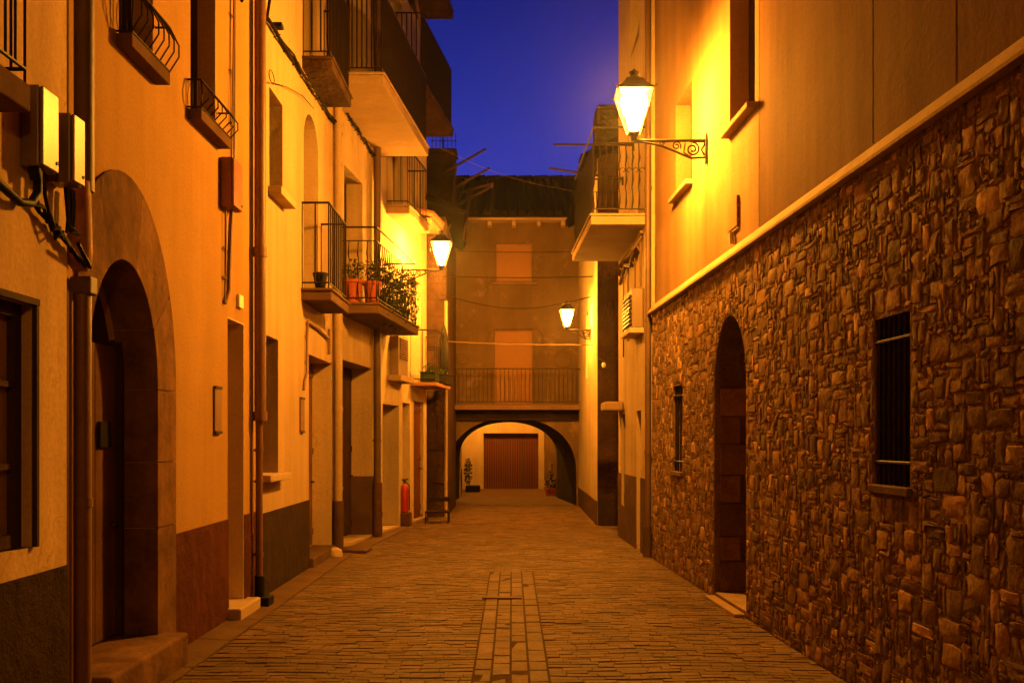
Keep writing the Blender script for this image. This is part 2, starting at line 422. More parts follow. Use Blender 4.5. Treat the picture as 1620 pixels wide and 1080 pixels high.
def downpipe(fr, a, out, r, z0, z1, m, parent, shoe=None, clips=4, name='downpipe', thin=None, label=None):
    mb = MB(); q = fr.pt
    if thin:        # wide above thin[0], narrow of radius thin[1] below
        mb.tube([q(a, out, thin[0]), q(a, out, z1)], r, 16)
        mb.tube([q(a, out, thin[0] - .06), q(a, out, thin[0] + .05)], r * 1.25, 16)
        mb.tube([q(a, out, z0), q(a, out, thin[0] - .05)], thin[1], 14)
    else: mb.tube([q(a, out, z0), q(a, out, z1)], r, 14)
    for i in range(clips):
        zz = z0 + (z1 - z0) * (i + .6) / clips
        mb.tube([q(a, out, zz), q(a, out, zz + .05)], r * 1.13, 14)
        mb.tube([q(a, out, zz + .025), q(a, 0, zz + .025)], .008, 6)
    p = mb.build(name, M[m], parent, smooth=True, label=label)
    if shoe:
        s = MB(); s.tube([q(a, out, z0), q(a, out, z0 + shoe)], (thin[1] if thin else r) * 1.35, 14)
        s.build('pipe_shoe', M['iron_rust'], p, smooth=True)
    return p

def roof_slab(fr, a0, a1, z, over, parent, rise=1.2, deep=5.0, m='tile'):
    mb = MB(); q = fr.pt; n = max(3, int((a1 - a0) / .22))
    for i in range(n):        # pan and cover tiles as small ridges running down the slope
        b0 = a0 + (a1 - a0) * i / n; b1 = a0 + (a1 - a0) * (i + 1) / n; c = (b0 + b1) / 2
        mb.hexa([q(b0, over, z), q(b1, over, z), q(b1, -deep, z + rise), q(b0, -deep, z + rise),
                 q(b0, over, z + .05), q(b1, over, z + .05), q(b1, -deep, z + rise + .05), q(b0, -deep, z + rise + .05)])
        mb.tube([q(c, over + .03 + random.uniform(-.02, .03), z + .07), q(c, -deep, z + rise + .07)], .075, 8)
    return mb.build('roof', M[m], parent, smooth=True)

def leaf_ball(mb, c, rx, ry, rz, n, s=.03, droop=0):
    for _ in range(n):
        while True:
            d = Vector((random.uniform(-1, 1), random.uniform(-1, 1), random.uniform(-1, 1)))
            if .2 < d.length < 1: break
        p = Vector(c) + Vector((d.x * rx, d.y * ry, d.z * rz - droop * random.random()))
        u = Vector((random.gauss(0, 1), random.gauss(0, 1), random.gauss(0, .6))).normalized()
        v = u.cross(Vector((random.gauss(0, 1), random.gauss(0, 1), random.gauss(0, 1)))).normalized()
        k = s * random.uniform(.6, 1.4)
        mb.add([p - u * k, p + v * k * .45, p + u * k, p - v * k * .45], [(0, 1, 2, 3)])
    return mb

# ---------------------------------------------------------------- frames of the walls (metres)
LW = Side(4, -2.5, 13.9, -2.5, 1)
LA = Side(-9, -2.42, 5.4, -2.42, 1)
L4 = Side(13.9, -2.5, 16.6, -2.25, 1)
L5 = Side(16.6, -2.25, 20.4, -1.75, 1)
L6F = Front(20.6)
ENDF = Front(24.2)
RS = Side(0, 2.4985, 13.3, 1.90, -1)
R2 = Side(13.6, 1.85, 16.5, 1.765, -1)
R3 = Side(18.5, 1.585, 24.2, 1.62, -1)
R3F = Front(18.5)

# ---------------------------------------------------------------- ground
gmb = MB(); gmb.quad((-60, -20, -.05), (60, -20, -.05), (60, 90, -.05), (-60, 90, -.05))
g = gmb.build('ground', M['joint']); tag(g, kind='structure')

CH = [-.265, -.14, -.01, .115, .25]        # four courses of long slabs down the middle
def paving():
    mb = MB(); base = MB()
    base.quad((-3.1, -9, -.002), (3.2, -9, -.002), (2.6, 24.15, -.002), (-2.6, 24.15, -.002))
    def stone(c, hh):
        # c: 4 corners (x,y) ccw; domed top with dropped edges
        cx = sum(p[0] for p in c) / 4; cy = sum(p[1] for p in c) / 4
        lo = [(x, y, -.010) for x, y in c]
        tz = [hh + random.uniform(-.0018, .0018) for _ in c]
        ins = [(cx + (x - cx) * (1 - .003 / max(.03, abs(x - cx))), cy + (y - cy) * (1 - .007 / max(.02, abs(y - cy)))) for x, y in c]
        t = random.uniform(.84, 1.12); w = random.uniform(-.05, .05)
        mb.t = (t, t * (1 + w), t * (1 + 2 * w))
        hi = [(x, y, z) for (x, y), z in zip(ins, tz)]
        mb.add(lo + hi, [(4, 5, 6, 7), (0, 1, 5, 4), (1, 2, 6, 5), (2, 3, 7, 6), (3, 0, 4, 7)])
    y = 4.6
    wav = lambda x, y: .035 * math.sin(x * 1.7 + y * .8) + .02 * math.sin(x * 4.3 + y * 2.1)
    while y < 24.0:
        d = random.uniform(.055, .10)
        xl = -2.22 if y < 16.6 else -2.22 + (y - 16.6) * .12
        if y > 20.6: xl = -1.65
        xr = 2.62 - y * .043 if y < 16.6 else 2.62 if y < 18.4 else 1.64
        for seg in ((xl, CH[0] - .004), (CH[4] + .004, xr)) if y < 12 else ((xl, xr),):
            x = seg[0]
            while x < seg[1] - .03:
                w = random.uniform(.09, .24); x2 = min(x + w, seg[1])
                if seg[1] - x2 < .06: x2 = seg[1]
                j = lambda: random.uniform(-.008, .008)
                q = .0022
                stone([(x + .0008, y + q + wav(x, y) + j()), (x2 - .0008, y + q + wav(x2, y) + j()),
                       (x2 - .0008, y + d - q + wav(x2, y) + j()), (x + .0008, y + d - q + wav(x, y) + j())], random.uniform(-.001, .007))
                x = x2
        y += d
    for i in range(4):
        y = 4.6 + random.uniform(0, .2)
        while y < 12:
            L = random.uniform(.16, .40)
            stone([(CH[i] + .006, y + .004), (CH[i + 1] - .006, y + .004), (CH[i + 1] - .006, y + L - .004), (CH[i] + .006, y + L - .004)], random.uniform(-.002, .006))
            y += L
    b = base.build('street_bed', M['joint']); tag(b, kind='structure')
    o = mb.build('street_paving', M['sett']); tag(o, kind='structure')
paving()
kmb = MB()
yy = 2.0
while yy < 13.8:
    L = random.uniform(.7, 1.2)
    kmb.hexa([(-2.52, yy, -.03), (-2.235, yy, -.03), (-2.235, yy + L - .012, -.03), (-2.52, yy + L - .012, -.03),
              (-2.52, yy, .028), (-2.235, yy, .012), (-2.235, yy + L - .012, .012), (-2.52, yy + L - .012, .028)])
    yy += L
o = kmb.build('pavement_edge', M['kerb'], bevel=.006); tag(o, kind='structure')
kmb = MB()
kmb.hexa([(-2.52, 13.8, -.03), (-2.1, 13.8, -.03), (-1.72, 20.4, -.03), (-2.3, 20.4, -.03), (-2.52, 13.8, .02), (-2.2, 13.8, .012), (-1.68, 20.4, .012), (-2.3, 20.4, .02)])
o = kmb.build('pavement_edge', M['kerb']); tag(o, kind='structure')
mb = MB(); mb.quad((-9, 24.2, .0), (9, 24.2, .0), (9, 36, .0), (-9, 36, .0))
o = mb.build('back_square_paving', M['kerb']); tag(o, kind='structure')
mb = MB(); mb.hexa([(-.30, 9.97, -.01), (.10, 9.97, -.01), (.10, 10.07, -.01), (-.30, 10.07, -.01), (-.30, 9.97, .018), (.10, 9.97, .018), (.10, 10.07, .018), (-.30, 10.07, .018)])
o = mb.build('drain_channel', M['iron_rust'], bevel=.004); tag(o, 'narrow iron drain slot lying across the middle slabs of the street', 'drain')
mb = MB()
for i in range(6):
    mb.hexa([(-2.16, 14.0 + i * .07, .0), (-1.98, 14.0 + i * .07, .0), (-1.98, 14.04 + i * .07, .0), (-2.16, 14.04 + i * .07, .0),
             (-2.16, 14.0 + i * .07, .02), (-1.98, 14.0 + i * .07, .02), (-1.98, 14.04 + i * .07, .02), (-2.16, 14.04 + i * .07, .02)])
mb = MB(); mb.hexa([(-2.42, 13.95, .01), (-2.05, 13.95, .01), (-2.02, 14.35, .01), (-2.42, 14.35, .01), (-2.42, 13.95, .06), (-2.05, 13.95, .045), (-2.02, 14.35, .045), (-2.42, 14.35, .06)])
o = mb.build('doorway_ramp', M['iron_rust'], bevel=.006); tag(o, 'flat dark metal ramp plate on the paving beside the tall downpipe', 'ramp')
mb = MB(); mb.lathe((-2.40, 13.5, 0), [(.10, 0), (.11, .05), (.085, .11), (.03, .14)], 10)
o = mb.build('guard_stone', M['marble'], smooth=True); tag(o, 'small pale rounded stone at the foot of the pale doorway jamb', 'stone')

# ---------------------------------------------------------------- HOUSE: near left (L1)
h = thing('plaster_house', 'cream plastered house with the dark framed window nearest the camera on the left', 'house', (-2.5, 3.5, 0))
win = (3.6, LA.a(50), 1.06, 2.28)
H = [win]
facade(MB_ := MB(), LA, -9.0, 5.41, 0, 9.5, H, 0, .25); MB_.build('wall', M['plaster_a'], h)
body(LA, -9.0, 5.41, 9.5, M['dark_stone'], h)
strip_dado(LA, -9.0, 5.405, 0, .92, [], M['dado_dark'], h)
window(LA, win, h, .10, 'wood', 'curtain', 2, 3, None, fw=.07)
mb = MB(); a0, a1, z0, z1 = win
mb.box(LA, a0 - .02, a1 + .028, .002, .03, z1 - .005, z1 + .028); mb.box(LA, a1 + .002, a1 + .028, .002, .026, z0, z1 - .006)
mb.build('window_trim', M['wood'], h)
roof_slab(LA, -9.0, 5.41, 9.5, .5, h)
balcony(LA, 4.12, 4.70, .15, 3.14, .13, .72, h, m='dark_concrete', gap=.09, lip=False, inset=.02)

# downpipe between first and second house
dp = thing('downpipe', 'wide dark brown rainwater pipe standing between the near window house and the arched stone doorway', 'downpipe', (-2.43, 5.62, 0))
mb = MB(); q = LW.pt
mb.tube([q(5.63, .08, 3.0), q(5.63, .08, 9.2)], .055, 20)
mb.build('upper_pipe', M['dark_pipe'], dp, smooth=True)
mb = MB(); mb.lathe(q(5.60, .07, 2.55), [(.04, 0), (.06, .03), (.065, .10), (.062, .30), (.055, .50)], 16)
mb.build('hopper', M['box_brown'], dp, smooth=True)
mb = MB(); mb.box(LW, 5.60, 5.70, .01, .13, 2.42, 2.52); mb.build('joint_box', M['dark_pipe'], dp, bevel=.01)
mb = MB(); mb.tube([q(5.65, .06, .0), q(5.65, .06, 2.42)], .05, 16); mb.tube([q(5.545, .035, .0), q(5.545, .035, 2.42)], .02, 10)
mb.tube([q(5.49, .04, 2.42), q(5.49, .04, 0)], .016, 8)
mb.tube([q(5.65, .06, 1.22), q(5.65, .06, 1.27)], .057, 16)
mb.build('lower_pipe', M['copper'], dp, smooth=True)

# meter boxes on house 1
def meter(a0, a1, out, z0, z1, label, m='box', LW=LW):
    t = thing('meter_box', label, 'meter box', LW.pt((a0 + a1) / 2, 0, z0), 'electric meter boxes on the left walls')
    mb = MB(); mb.box(LW, a0, a1, .004, out - .02, z0, z1); mb.build('housing', M[m], t, bevel=.008)
    mb = MB(); mb.box(LW, a0 + .004, a1 - .004, out - .018, out, z0 + .006, z1 - .006); l = mb.build('lid', M[m], t, bevel=.006)
    mb = MB(); mb.tube([LW.pt(a1 - .03, out, z0 + .05), LW.pt(a1 - .03, out + .006, z0 + .05)], .01, 8); mb.build('lock', M['iron'], l)
    return t
meter(4.89, 5.07, .115, 2.945, 3.345, 'larger clean pale meter box on the wall above the near window', LW=LA)
meter(5.16, 5.30, .15, 2.935, 3.295, 'mottled pale meter box beside the dark rainwater pipe', LW=LA)
q = LA.pt
mb = MB()
mb.tube([q(4.956, .06, 2.941), q(4.956, .06, 2.829), q(4.898, .055, 2.762), q(4.792, .05, 2.742), q(4.453, .04, 2.820)], .022, 10)
mb.tube([q(4.917, .06, 2.941), q(4.937, .062, 2.887)], .03, 10)
o = mb.build('conduit', M['black_plastic'], smooth=True); tag(o, 'thick black conduit bending left under the larger meter box', 'conduit')
mb = MB()
for (a, b, r, dz) in ((5.20, 5.30, .010, .16), (5.215, 5.34, .008, .20), (5.46, 5.50, .012, .10), (5.49, 5.47, .008, .14), (5.53, 5.52, .010, .13), (5.56, 5.55, .008, .12)):
    mb.tube([q(a*.968, .05, 2.945), q(a*.968, .055, 2.945 - dz * .6), q(b*.968, .05, 2.94 - dz - .1), q(b*.968 + .1, .045, 2.76 - dz * .3)], r, 6)
for k in range(4):
    pts = [q(4.97 + i * .072, .035 + .015 * math.sin(i * 1.7 + k * 2), 2.79 - i * .027 + .02 * math.sin(i * 2.3 + k * 1.5)) for i in range(9)]
    mb.tube(pts, .009, 6)
mb.tube([q(5.324, .10, 2.645), q(5.595, .05, 2.568)], .012, 6)
o = mb.build('cable_bundle', M['cable'], smooth=True); tag(o, 'tangled black cables hanging under the two pale meter boxes', 'cables')

q = LW.pt
# ---------------------------------------------------------------- HOUSE 2: ochre with arch
h = thing('plaster_house', 'smooth ochre house with the tall arched stone doorway and red brown dado', 'house', (-2.5, 7.5, 0))
AC, AI, AO = 6.40, .575, .955
arch = (AC - AI - .006, AC + AI + .006, .23, 2.757, 1.95, .38)
d2 = (LW.a(360), LW.a(385.5), .12, Z(512, LW.a(385)))
w1 = (6.33, 6.93, 4.17, 5.7); w2 = (7.74, LW.a(340.5), 4.15, 5.7)
a3 = LW.a(404)
facade(mb := MB(), LW, 5.42, a3, 0, 9.3, [arch, d2, w1, w2], 0, .28); mb.build('wall', M['plaster_b'], h)
body(LW, 5.42, a3, 9.3, M['dark_stone'], h)
roof_slab(LW, 5.42, a3, 9.3, .5, h)
strip_dado(LW, AC + AO + .004, a3 - .002, 0, .90, [(d2[0], d2[1], -1, 3)], M['dado_red'], h)
# stone surround made of voussoirs
mb = MB()
def ring(t, hw, zs, zt):
    return (AC + hw * -math.cos(t), zs + (zt - zs) * math.sin(t))
def sblock(mb): mb.build('surround_stone', M['ashlar'], h, bevel=.004)
cutsd = [0, .19, .36, .60, .83, 1.0]
for t0, t1 in zip(cutsd, cutsd[1:]):
    mb = MB(); tn = random.uniform(.82, 1.15); mb.t = (tn, tn * .97, tn * .93)
    t0 = t0 * PI + .003; t1 = t1 * PI - .003; nj = 7; vs = []; fs = []
    for j in range(nj + 1):
        ta = t0 + (t1 - t0) * j / nj
        a_, b_ = list(ring(ta, AI, 1.95, 2.75)), list(ring(ta, AO, 1.95, 3.31))
        a_[0] = max(a_[0], 5.69); b_[0] = max(b_[0], 5.69)
        vs += [LW.pt(a_[0], -.26, a_[1]), LW.pt(a_[0], .02, a_[1]), LW.pt(b_[0], .02, b_[1]), LW.pt(b_[0], .001, b_[1])]
        if j: n_ = 4 * j; fs += [(n_ - 4, n_ - 3, n_ + 1, n_), (n_ - 3, n_ - 2, n_ + 2, n_ + 1), (n_ - 2, n_ - 1, n_ + 3, n_ + 2)]
    mb.add(vs, fs); sblock(mb)
zc = [.17, .98, 1.44, 1.95]
for k in range(len(zc) - 1):
    for sg in (-1, 1):
        mb = MB(); tn = random.uniform(.8, 1.15); mb.t = (tn, tn * .96, tn * .92)
        b0, b1 = (AC + AI, AC + AO) if sg > 0 else (5.69, AC - AI)
        z0_, z1_ = zc[k] + .003, zc[k + 1] - .003
        if sg > 0:
            P = [(b0, -.26), (AC + AI + .004, -.26), (AC + AI + .004, .001), (b1, .001), (b1, .02), (b0, .02)]
            mb.add([LW.pt(a, o_, z0_) for a, o_ in P] + [LW.pt(a, o_, z1_) for a, o_ in P],
                   [(0, 1, 2, 3, 4, 5), (6, 7, 8, 9, 10, 11)] + [(i, (i + 1) % 6, 6 + (i + 1) % 6, 6 + i) for i in range(6)])
        else: mb.box(LW, b0, b1, .001, .02, z0_, z1_)
        sblock(mb)
mb = MB(); mb.t = (.9, .9, .9)
mb.box(LW, AC + AI - .03, AC + AO + .03, .0, .06, 0.0, .168); sblock(mb)
dr = door(LW, (AC - AI, AC + AI, .24, 2.74), h, .26, 'wood_door', 3, fan=2.25, rails=False)
mb = MB(); mb.box(LW, 6.62, 6.80, -.262, -.235, 1.55, 1.72); mb.build('letter_slot', M['black_plastic'], dr)
mb = MB(); mb.box(LW, AC + AI - .05, AC + AI - .005, -.30, -.215, .24, 2.3); mb.build('door_post', M['wood'], h)
mb = MB(); mb.box(LW, 5.72, 7.08, -.30, .20, 0, .235)
o = mb.build('doorstep', M['ashlar'], h, bevel=.02)
for w in (w1, w2): window(LW, w, h, .20, 'wood', 'glass', 2, 1)
def planter(a0, a1, zb, rh, label):
    t = thing('window_balconette', label, 'balconette', LW.pt((a0 + a1) / 2, 0, zb), 'small bowed window balconettes on the ochre house')
    mb = MB(); mb.box(LW, a0, a1, -.0, .105, zb, zb + .085); mb.build('ledge', M['dark_concrete'], t, bevel=.006)
    mb = MB(); z = zb + .085
    mb.tube([q(a0, 0, z + rh), q(a0, .10, z + rh), q(a1, .10, z + rh), q(a1, 0, z + rh)], .008, 6)
    mb.tube([q(a0, .0, z + .01), q(a0, .10, z + .01), q(a1, .10, z + .01), q(a1, 0, z + .01)], .008, 6)
    n = 7
    for i in range(n + 1):
        a = a0 + (a1 - a0) * i / n
        mb.tube([q(a, .10, z + .01), q(a, .165, z + rh * .35), q(a, .165, z + rh * .6), q(a, .10, z + rh)], .006, 6)
    for o_ in (.035, .07): mb.tube([q(a0, o_, z + .01), q(a0, o_, z + rh)], .005, 6)
    mb.tube([q(a0, .10, z + .01), q(a0 - .03, .12, z + rh * .5), q(a0, .10, z + rh)], .006, 6)
    mb.build('railing', M['iron'], t, smooth=True)
planter(6.28, 6.98, 4.08, .32, 'small bowed iron window balconette above the arched stone doorway')
planter(7.68, 8.48, 4.07, .22, 'small bowed iron window balconette above the brown meter box')
meter(8.52, 8.80, .12, 3.60, 4.02, 'slim brown meter box fixed below the second window balconette', 'box_brown')
mb = MB()
mb.tube([q(8.86, .03, 4.02), q(8.86, .03, 9.2)], .012, 6); mb.tube([q(8.78, .03, 4.02), q(8.80, .03, 4.6), q(8.84, .03, 5.4), q(8.84, .03, 9.2)], .008, 6)
for zz in (4.4, 4.85, 5.35): mb.tube([q(8.76, .02, zz), q(8.90, .02, zz)], .008, 6)
mb.tube([q(8.70, .05, 3.6), q(8.70, .04, 3.45), q(8.68, .03, 3.0), q(8.68, .03, 2.90), q(8.62, .012, 2.78)], .020, 8)
mb.tube([q(8.60, .03, 3.6), q(8.60, .03, 3.2), q(8.60, .02, 2.78)], .008, 6)
for zz in (3.25, 3.0): mb.tube([q(8.56, .02, zz), q(8.76, .02, zz)], .008, 6)
o = mb.build('wall_cable', M['copper'], smooth=True); tag(o, 'clipped brown cables running up and down from the slim brown meter box', 'cable')
t = thing('house_number', 'small white house number plate beside the narrow doorway of the ochre house', 'number plate', q(9.1, 0, 2.8))
mb = MB(); mb.box(LW, 9.03, 9.17, .002, .03, 2.80, 2.92); mb.build('plate', M['white_paint'], t, bevel=.006)
for nm, (a, b, z0, z1), lab in (('letter_box', (LW.a(337), LW.a(347.5), 1.65, 2.05), 'flat brass letter plate on the ochre wall beside the narrow doorway'),
                               ('letter_box', (LW.a(473.5), LW.a(479.5), 1.68, 2.10), 'slim brown letter plate on the pale wall beside the third house door')):
    t = thing(nm, lab, 'letter box', q((a + b) / 2, 0, z0))
    mb = MB(); mb.box(LW, a, b, .001, .018, z0, z1); mb.build('plate', M['copper'], t, bevel=.003)
    mb = MB(); mb.box(LW, a, b, .019, .026, z1 - .022, z1); mb.build('edge_bar', M['iron'], t)
    mb = MB(); mb.box(LW, a, b, .019, .026, z0, z0 + .022); mb.build('edge_bar', M['iron'], t)
door(LW, d2, h, .26, 'wood_door', 5)
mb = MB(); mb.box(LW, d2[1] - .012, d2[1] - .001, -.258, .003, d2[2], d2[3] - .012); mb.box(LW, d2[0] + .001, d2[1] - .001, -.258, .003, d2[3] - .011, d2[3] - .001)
mb.build('door_lining', M['lit_jamb'], h)
mb = MB(); mb.box(LW, d2[0] - .04, d2[1] + .12, -.26, .13, 0.0, .12); mb.build('doorstep', M['marble'], h, bevel=.015)
# downpipe brown
t = thing('downpipe', 'copper brown downpipe, wide above and thin below, between the ochre house and the pale house', 'downpipe', q(9.85, .1, 0))
mb = MB(); A = 9.55
mb.tube([q(A, .085, 1.83), q(A, .085, 7.2)], .055, 18)
for zz in (1.78, 3.35): mb.tube([q(A, .085, zz), q(A, .085, zz + .09)], .066, 18)
mb.tube([q(A, .085, 7.2), q(A - .1, .15, 7.35), q(A - .4, .25, 7.4)], .05, 12)
mb.build('upper_pipe', M['copper'], t, smooth=True)
mb = MB(); mb.tube([q(A, .075, .05), q(A, .075, 1.80)], .034, 12); mb.tube([q(A - .05, .02, .7), q(A - .05, .02, 7)], .012, 6)
for zz in (.5, 1.2, 1.5): mb.tube([q(A, .075, zz), q(A, .0, zz)], .01, 6); mb.tube([q(A, .075, zz - .02), q(A, .075, zz + .02)], .04, 12)
mb.build('lower_pipe', M['copper'], t, smooth=True)
mb = MB(); mb.box(LW, A - .10, A + .12, .0, .19, .0, .10); mb.tube([q(A, .08, .08), q(A, .08, .30)], .05, 12); mb.build('pipe_shoe', M['black_plastic'], t, bevel=.01)

# ---------------------------------------------------------------- HOUSE 3: pale
h = thing('plaster_house', 'pale plastered house with dark dado and two iron balconies beyond the brown downpipe', 'house', (-2.5, 11.8, 0))
e3 = LW.a(533)
wu = (LW.a(426), LW.a(447), Z(296, LW.a(426)), Z(137, LW.a(426)))
wm = (LW.a(418) - .12, LW.a(440), Z(748, LW.a(436)), Z(536, LW.a(436)))
db = (LW.a(480.5), LW.a(503.5), 3.42, 5.62, 5.22)
da = (11.95, 12.8, 6.2, 8.5)
dd = (LW.a(488.5), LW.a(525), .14, Z(560, LW.a(489)))
facade(mb := MB(), LW, a3 + .005, e3, 0, 9.9, [wu, wm, db, da, dd], 0, .30); mb.build('wall', M['plaster_c'], h)
body(LW, a3 + .005, e3, 9.9, M['dark_stone'], h)
roof_slab(LW, a3 + .005, e3, 9.9, .6, h)
strip_dado(LW, a3 + .008, dd[0] - .004, 0, .86, [], M['dado_dark'], h)
window(LW, wu, h, .24, sill=(.14, .05, .08)); window(LW, wm, h, .24, sill=(.12, .10, .07))
window(LW, db, h, .24, nz=2, name='balcony_door'); window(LW, da, h, .24, nz=2, name='balcony_door')
door(LW, dd, h, .27)
mb = MB(); mb.box(LW, dd[0] + .004, dd[1] - .004, -.27, .06, 0, .14); mb.build('doorstep', M['kerb'], h, bevel=.012)
balcony(LW, 11.86, 13.27, .36, 6.02, .11, 1.12, h, m='dark_stone', gap=.095, r=.011)
balcony(LW, 11.80, 13.07, .36, 3.25, .11, 1.02, h, m='dark_concrete', gap=.12, r=.010)
# small black flowerpot on the lower balcony
t = thing('flowerpot', 'small black flowerpot standing on the near iron balcony of the pale house', 'flowerpot', q(11.95, .22, 3.395))
mb = MB(); mb.lathe(q(11.95, .20, 3.395), [(.055, 0), (.085, .17), (.092, .17), (.092, .2), (.08, .2), (.075, .18), (.01, .175)], 16); mb.build('pot', M['black_plastic'], t, smooth=True)
# cables on house 3
mb = MB()
def bundle(mb, fr, P, Q, n=4, r=.012, sag=.05, k=16, o=.03):
    for j in range(n):
        pts = []
        for i in range(k + 1):
            t = i / k
            pts.append(fr.pt(P[0] + (Q[0] - P[0]) * t, o + .012 * math.sin(i * 1.9 + j * 2.1) + .01 * j, P[1] + (Q[1] - P[1]) * t - sag * math.sin(PI * t) + .018 * math.sin(i * 1.3 + j)))
        mb.tube(pts, r, 5)
    for i in range(1, 10):
        t = i / 10; a = P[0] + (Q[0] - P[0]) * t; z = P[1] + (Q[1] - P[1]) * t - sag * math.sin(PI * t)
        mb.tube([fr.pt(a, .0, z + .03), fr.pt(a, o + .045, z + .0), fr.pt(a, 0, z - .03)], .007, 5)
yA, yB = LW.a(416), LW.a(536)
bundle(mb, LW, (yA, Z(30, yA)), (yB, Z(212, yB)), 4, .011, .0)
mb.tube([q(yA, .04, Z(30, yA)), q(yA - .2, .12, Z(10, yA)), q(yA - .6, .1, Z(2, yA)), q(yA - .9, .03, Z(2, yA - .9))], .016, 6)
o = mb.build('cable_bundle', M['cable'], smooth=True); tag(o, 'bundle of cables clipped high across the pale house under its upper balcony', 'cables')
mb = MB(); yA, yB = L4.a(545), L4.a(592)
bundle(mb, L4, (yA, Z(180, yA)), (yB, Z(252, yB)), 3, .012, 0)
o = mb.build('cable_bundle', M['cable'], smooth=True); tag(o, 'knotted cable bundle running under the big upper balcony with the bright underside', 'cables')
mb = MB(); ya = LW.a(482)
mb.tube([q(ya + 1.4, .03, Z(535, ya + 1.4)), q(ya + .7, .03, Z(520, ya + .7)), q(ya + .05, .03, Z(508, ya)), q(ya, .03, Z(530, ya)), q(ya, .03, Z(590, ya)), q(ya - .1, .02, Z(604, ya)), q(ya - .12, .015, Z(618, ya))], .018, 7)
for py in (533, 572): mb.tube([q(ya - .06, .02, Z(py, ya)), q(ya + .06, .02, Z(py, ya))], .008, 5)
mb.tube([q(ya + 1.45, .03, Z(520, ya + 1.4)), q(ya + 1.45, .03, Z(560, ya + 1.4))], .018, 6)
o = mb.build('wall_cable', M['copper'], smooth=True); tag(o, 'brown conduit dropping from under the lower balcony beside the third house door', 'cable')
mb = MB(); ya = LW.a(422)
cpts = [q(ya, .05 + .0, Z(122, ya)) + Vector((0, .0, 0))]
mb.tube([q(ya + .11 * math.cos(i * PI / 8), .05, Z(122, ya) + .06 * math.sin(i * PI / 8)) for i in range(17)], .005, 5)
mb.tube([q(ya, .05, Z(131, ya)), q(ya + .7, .05, Z(138, ya + .7)), q(ya + 1.5, .05, Z(152, ya + 1.5)), q(ya + 2.2, .04, Z(172, ya + 2.2))], .005, 5)
o = mb.build('loose_wire', M['cable']); tag(o, 'thin loose wire with a coiled end above the upper window of the pale house', 'wire')
mb = MB(); mb.box(LW, LW.a(427), LW.a(431), .02, .12, Z(43, 10.3), Z(36, 10.3))
o = mb.build('junction_box', M['black_plastic'], bevel=.004); tag(o, 'tiny black junction box near the top of the copper brown downpipe', 'junction box')

# ---------------------------------------------------------------- downpipe 3/4
t = thing('downpipe', 'tall buff downpipe between the two iron balconies and the flowered balcony', 'downpipe', LW.pt(13.85, .08, 0))
mb = MB(); mb.tube([LW.pt(13.85, .08, .05), LW.pt(13.85, .08, 6.3)], .062, 16)
for zz in (.9, 2.0, 3.1, 4.3, 5.4): mb.tube([LW.pt(13.85, .08, zz), LW.pt(13.85, .08, zz + .05)], .070, 16)
mb.build('pipe', M['plaster_d'], t, smooth=True)
mb = MB(); mb.tube([LW.pt(13.85, .08, 0), LW.pt(13.85, .08, .75)], .078, 14); mb.build('pipe_shoe', M['dado_grey'], t, smooth=True)

# ---------------------------------------------------------------- HOUSE 4
h = thing('plaster_house', 'buff house carrying the flowered balcony and the big balcony with the bright underside', 'house', (-2.4, 15.2, 0))
w4 = (14.5, 15.6, 3.56, 5.6); w4b = (14.7, 15.8, 6.75, 9.0); d4 = (14.25, L4.a(589), .06, Z(572, L4.a(553)))
facade(mb := MB(), L4, 13.93, 16.6, 0, 10.6, [w4, w4b, d4], 0, .38); mb.build('wall', M['plaster_d'], h)
body(L4, 13.93, 16.6, 10.6, M['dark_stone'], h)
roof_slab(L4, 13.93, 16.6, 10.6, .6, h)
mb = MB(); facade(mb, L4, d4[1] + .001, 16.595, 0, Z(753, 16.2), [], .012, .012, .012); mb.build('dado', M['dado_grey'], h)
mb = MB(); facade(mb, L4, 13.95, d4[0] - .001, 0, Z(753, 16.2), [], .012, .012, .012)
mb.build('dado', M['dado_grey'], h)
mb = MB(); mb.box(L4, d4[1] - .016, d4[1] - .002, -.375, .008, 0.06, Z(753, 16.2)); mb.build('jamb_dado', M['dado_grey'], h)
window(L4, w4, h, .30, nz=2, name='balcony_door'); window(L4, w4b, h, .30, nz=2, name='balcony_door')
door(L4, d4, h, .34, 'wood')
b = balcony(L4, 13.35, 16.75, .83, 6.36, .13, 1.15, h, m='concrete', gap=.065, r=.012)
b = balcony(L4, 14.2, 17.25, .57, 3.40, .12, 1.08, h, m='dark_concrete', style='twist', gap=.12)
downp = downpipe(L4, L4.a(597, .08), .08, .06, 0, 10.4, 'dark_pipe', h, shoe=.9)
# flowerpots on the flowered balcony
zt = 3.555
def potplant(a, o_, r, hh, label, leaves=60, m='terra', spread=.18, tall=.2, sag=0.0):
    t = thing('potted_plant', label, 'potted plant', L4.pt(a, o_, zt), 'potted plants on the flowered balcony')
    c = L4.pt(a, o_, zt)
    mb = MB(); mb.lathe(c, [(r * .72, 0), (r * .95, hh * .86), (r * 1.08, hh * .86), (r * 1.08, hh), (r * .92, hh), (r * .9, hh * .93), (.01, hh * .92)], 18); mb.build('pot', M[m], t, smooth=True)
    mb = MB(); leaf_ball(mb, c + Vector((0, 0, hh + tall * .55)), spread, spread, tall, leaves, .032, sag)
    for k in range(7):
        an = random.uniform(0, 6.28); mb.tube([c + Vector((0, 0, hh * .9)), c + Vector((math.cos(an) * spread * .5, math.sin(an) * spread * .5, hh + tall * .6)), c + Vector((math.cos(an) * spread * .9, math.sin(an) * spread * .9, hh + tall))], .005, 4)
    mb.build('foliage', M['leaf'], t)
potplant(14.36, .16, .15, .34, 'leafy plant in the large ribbed terracotta pot at the near end of the flowered balcony', 90)
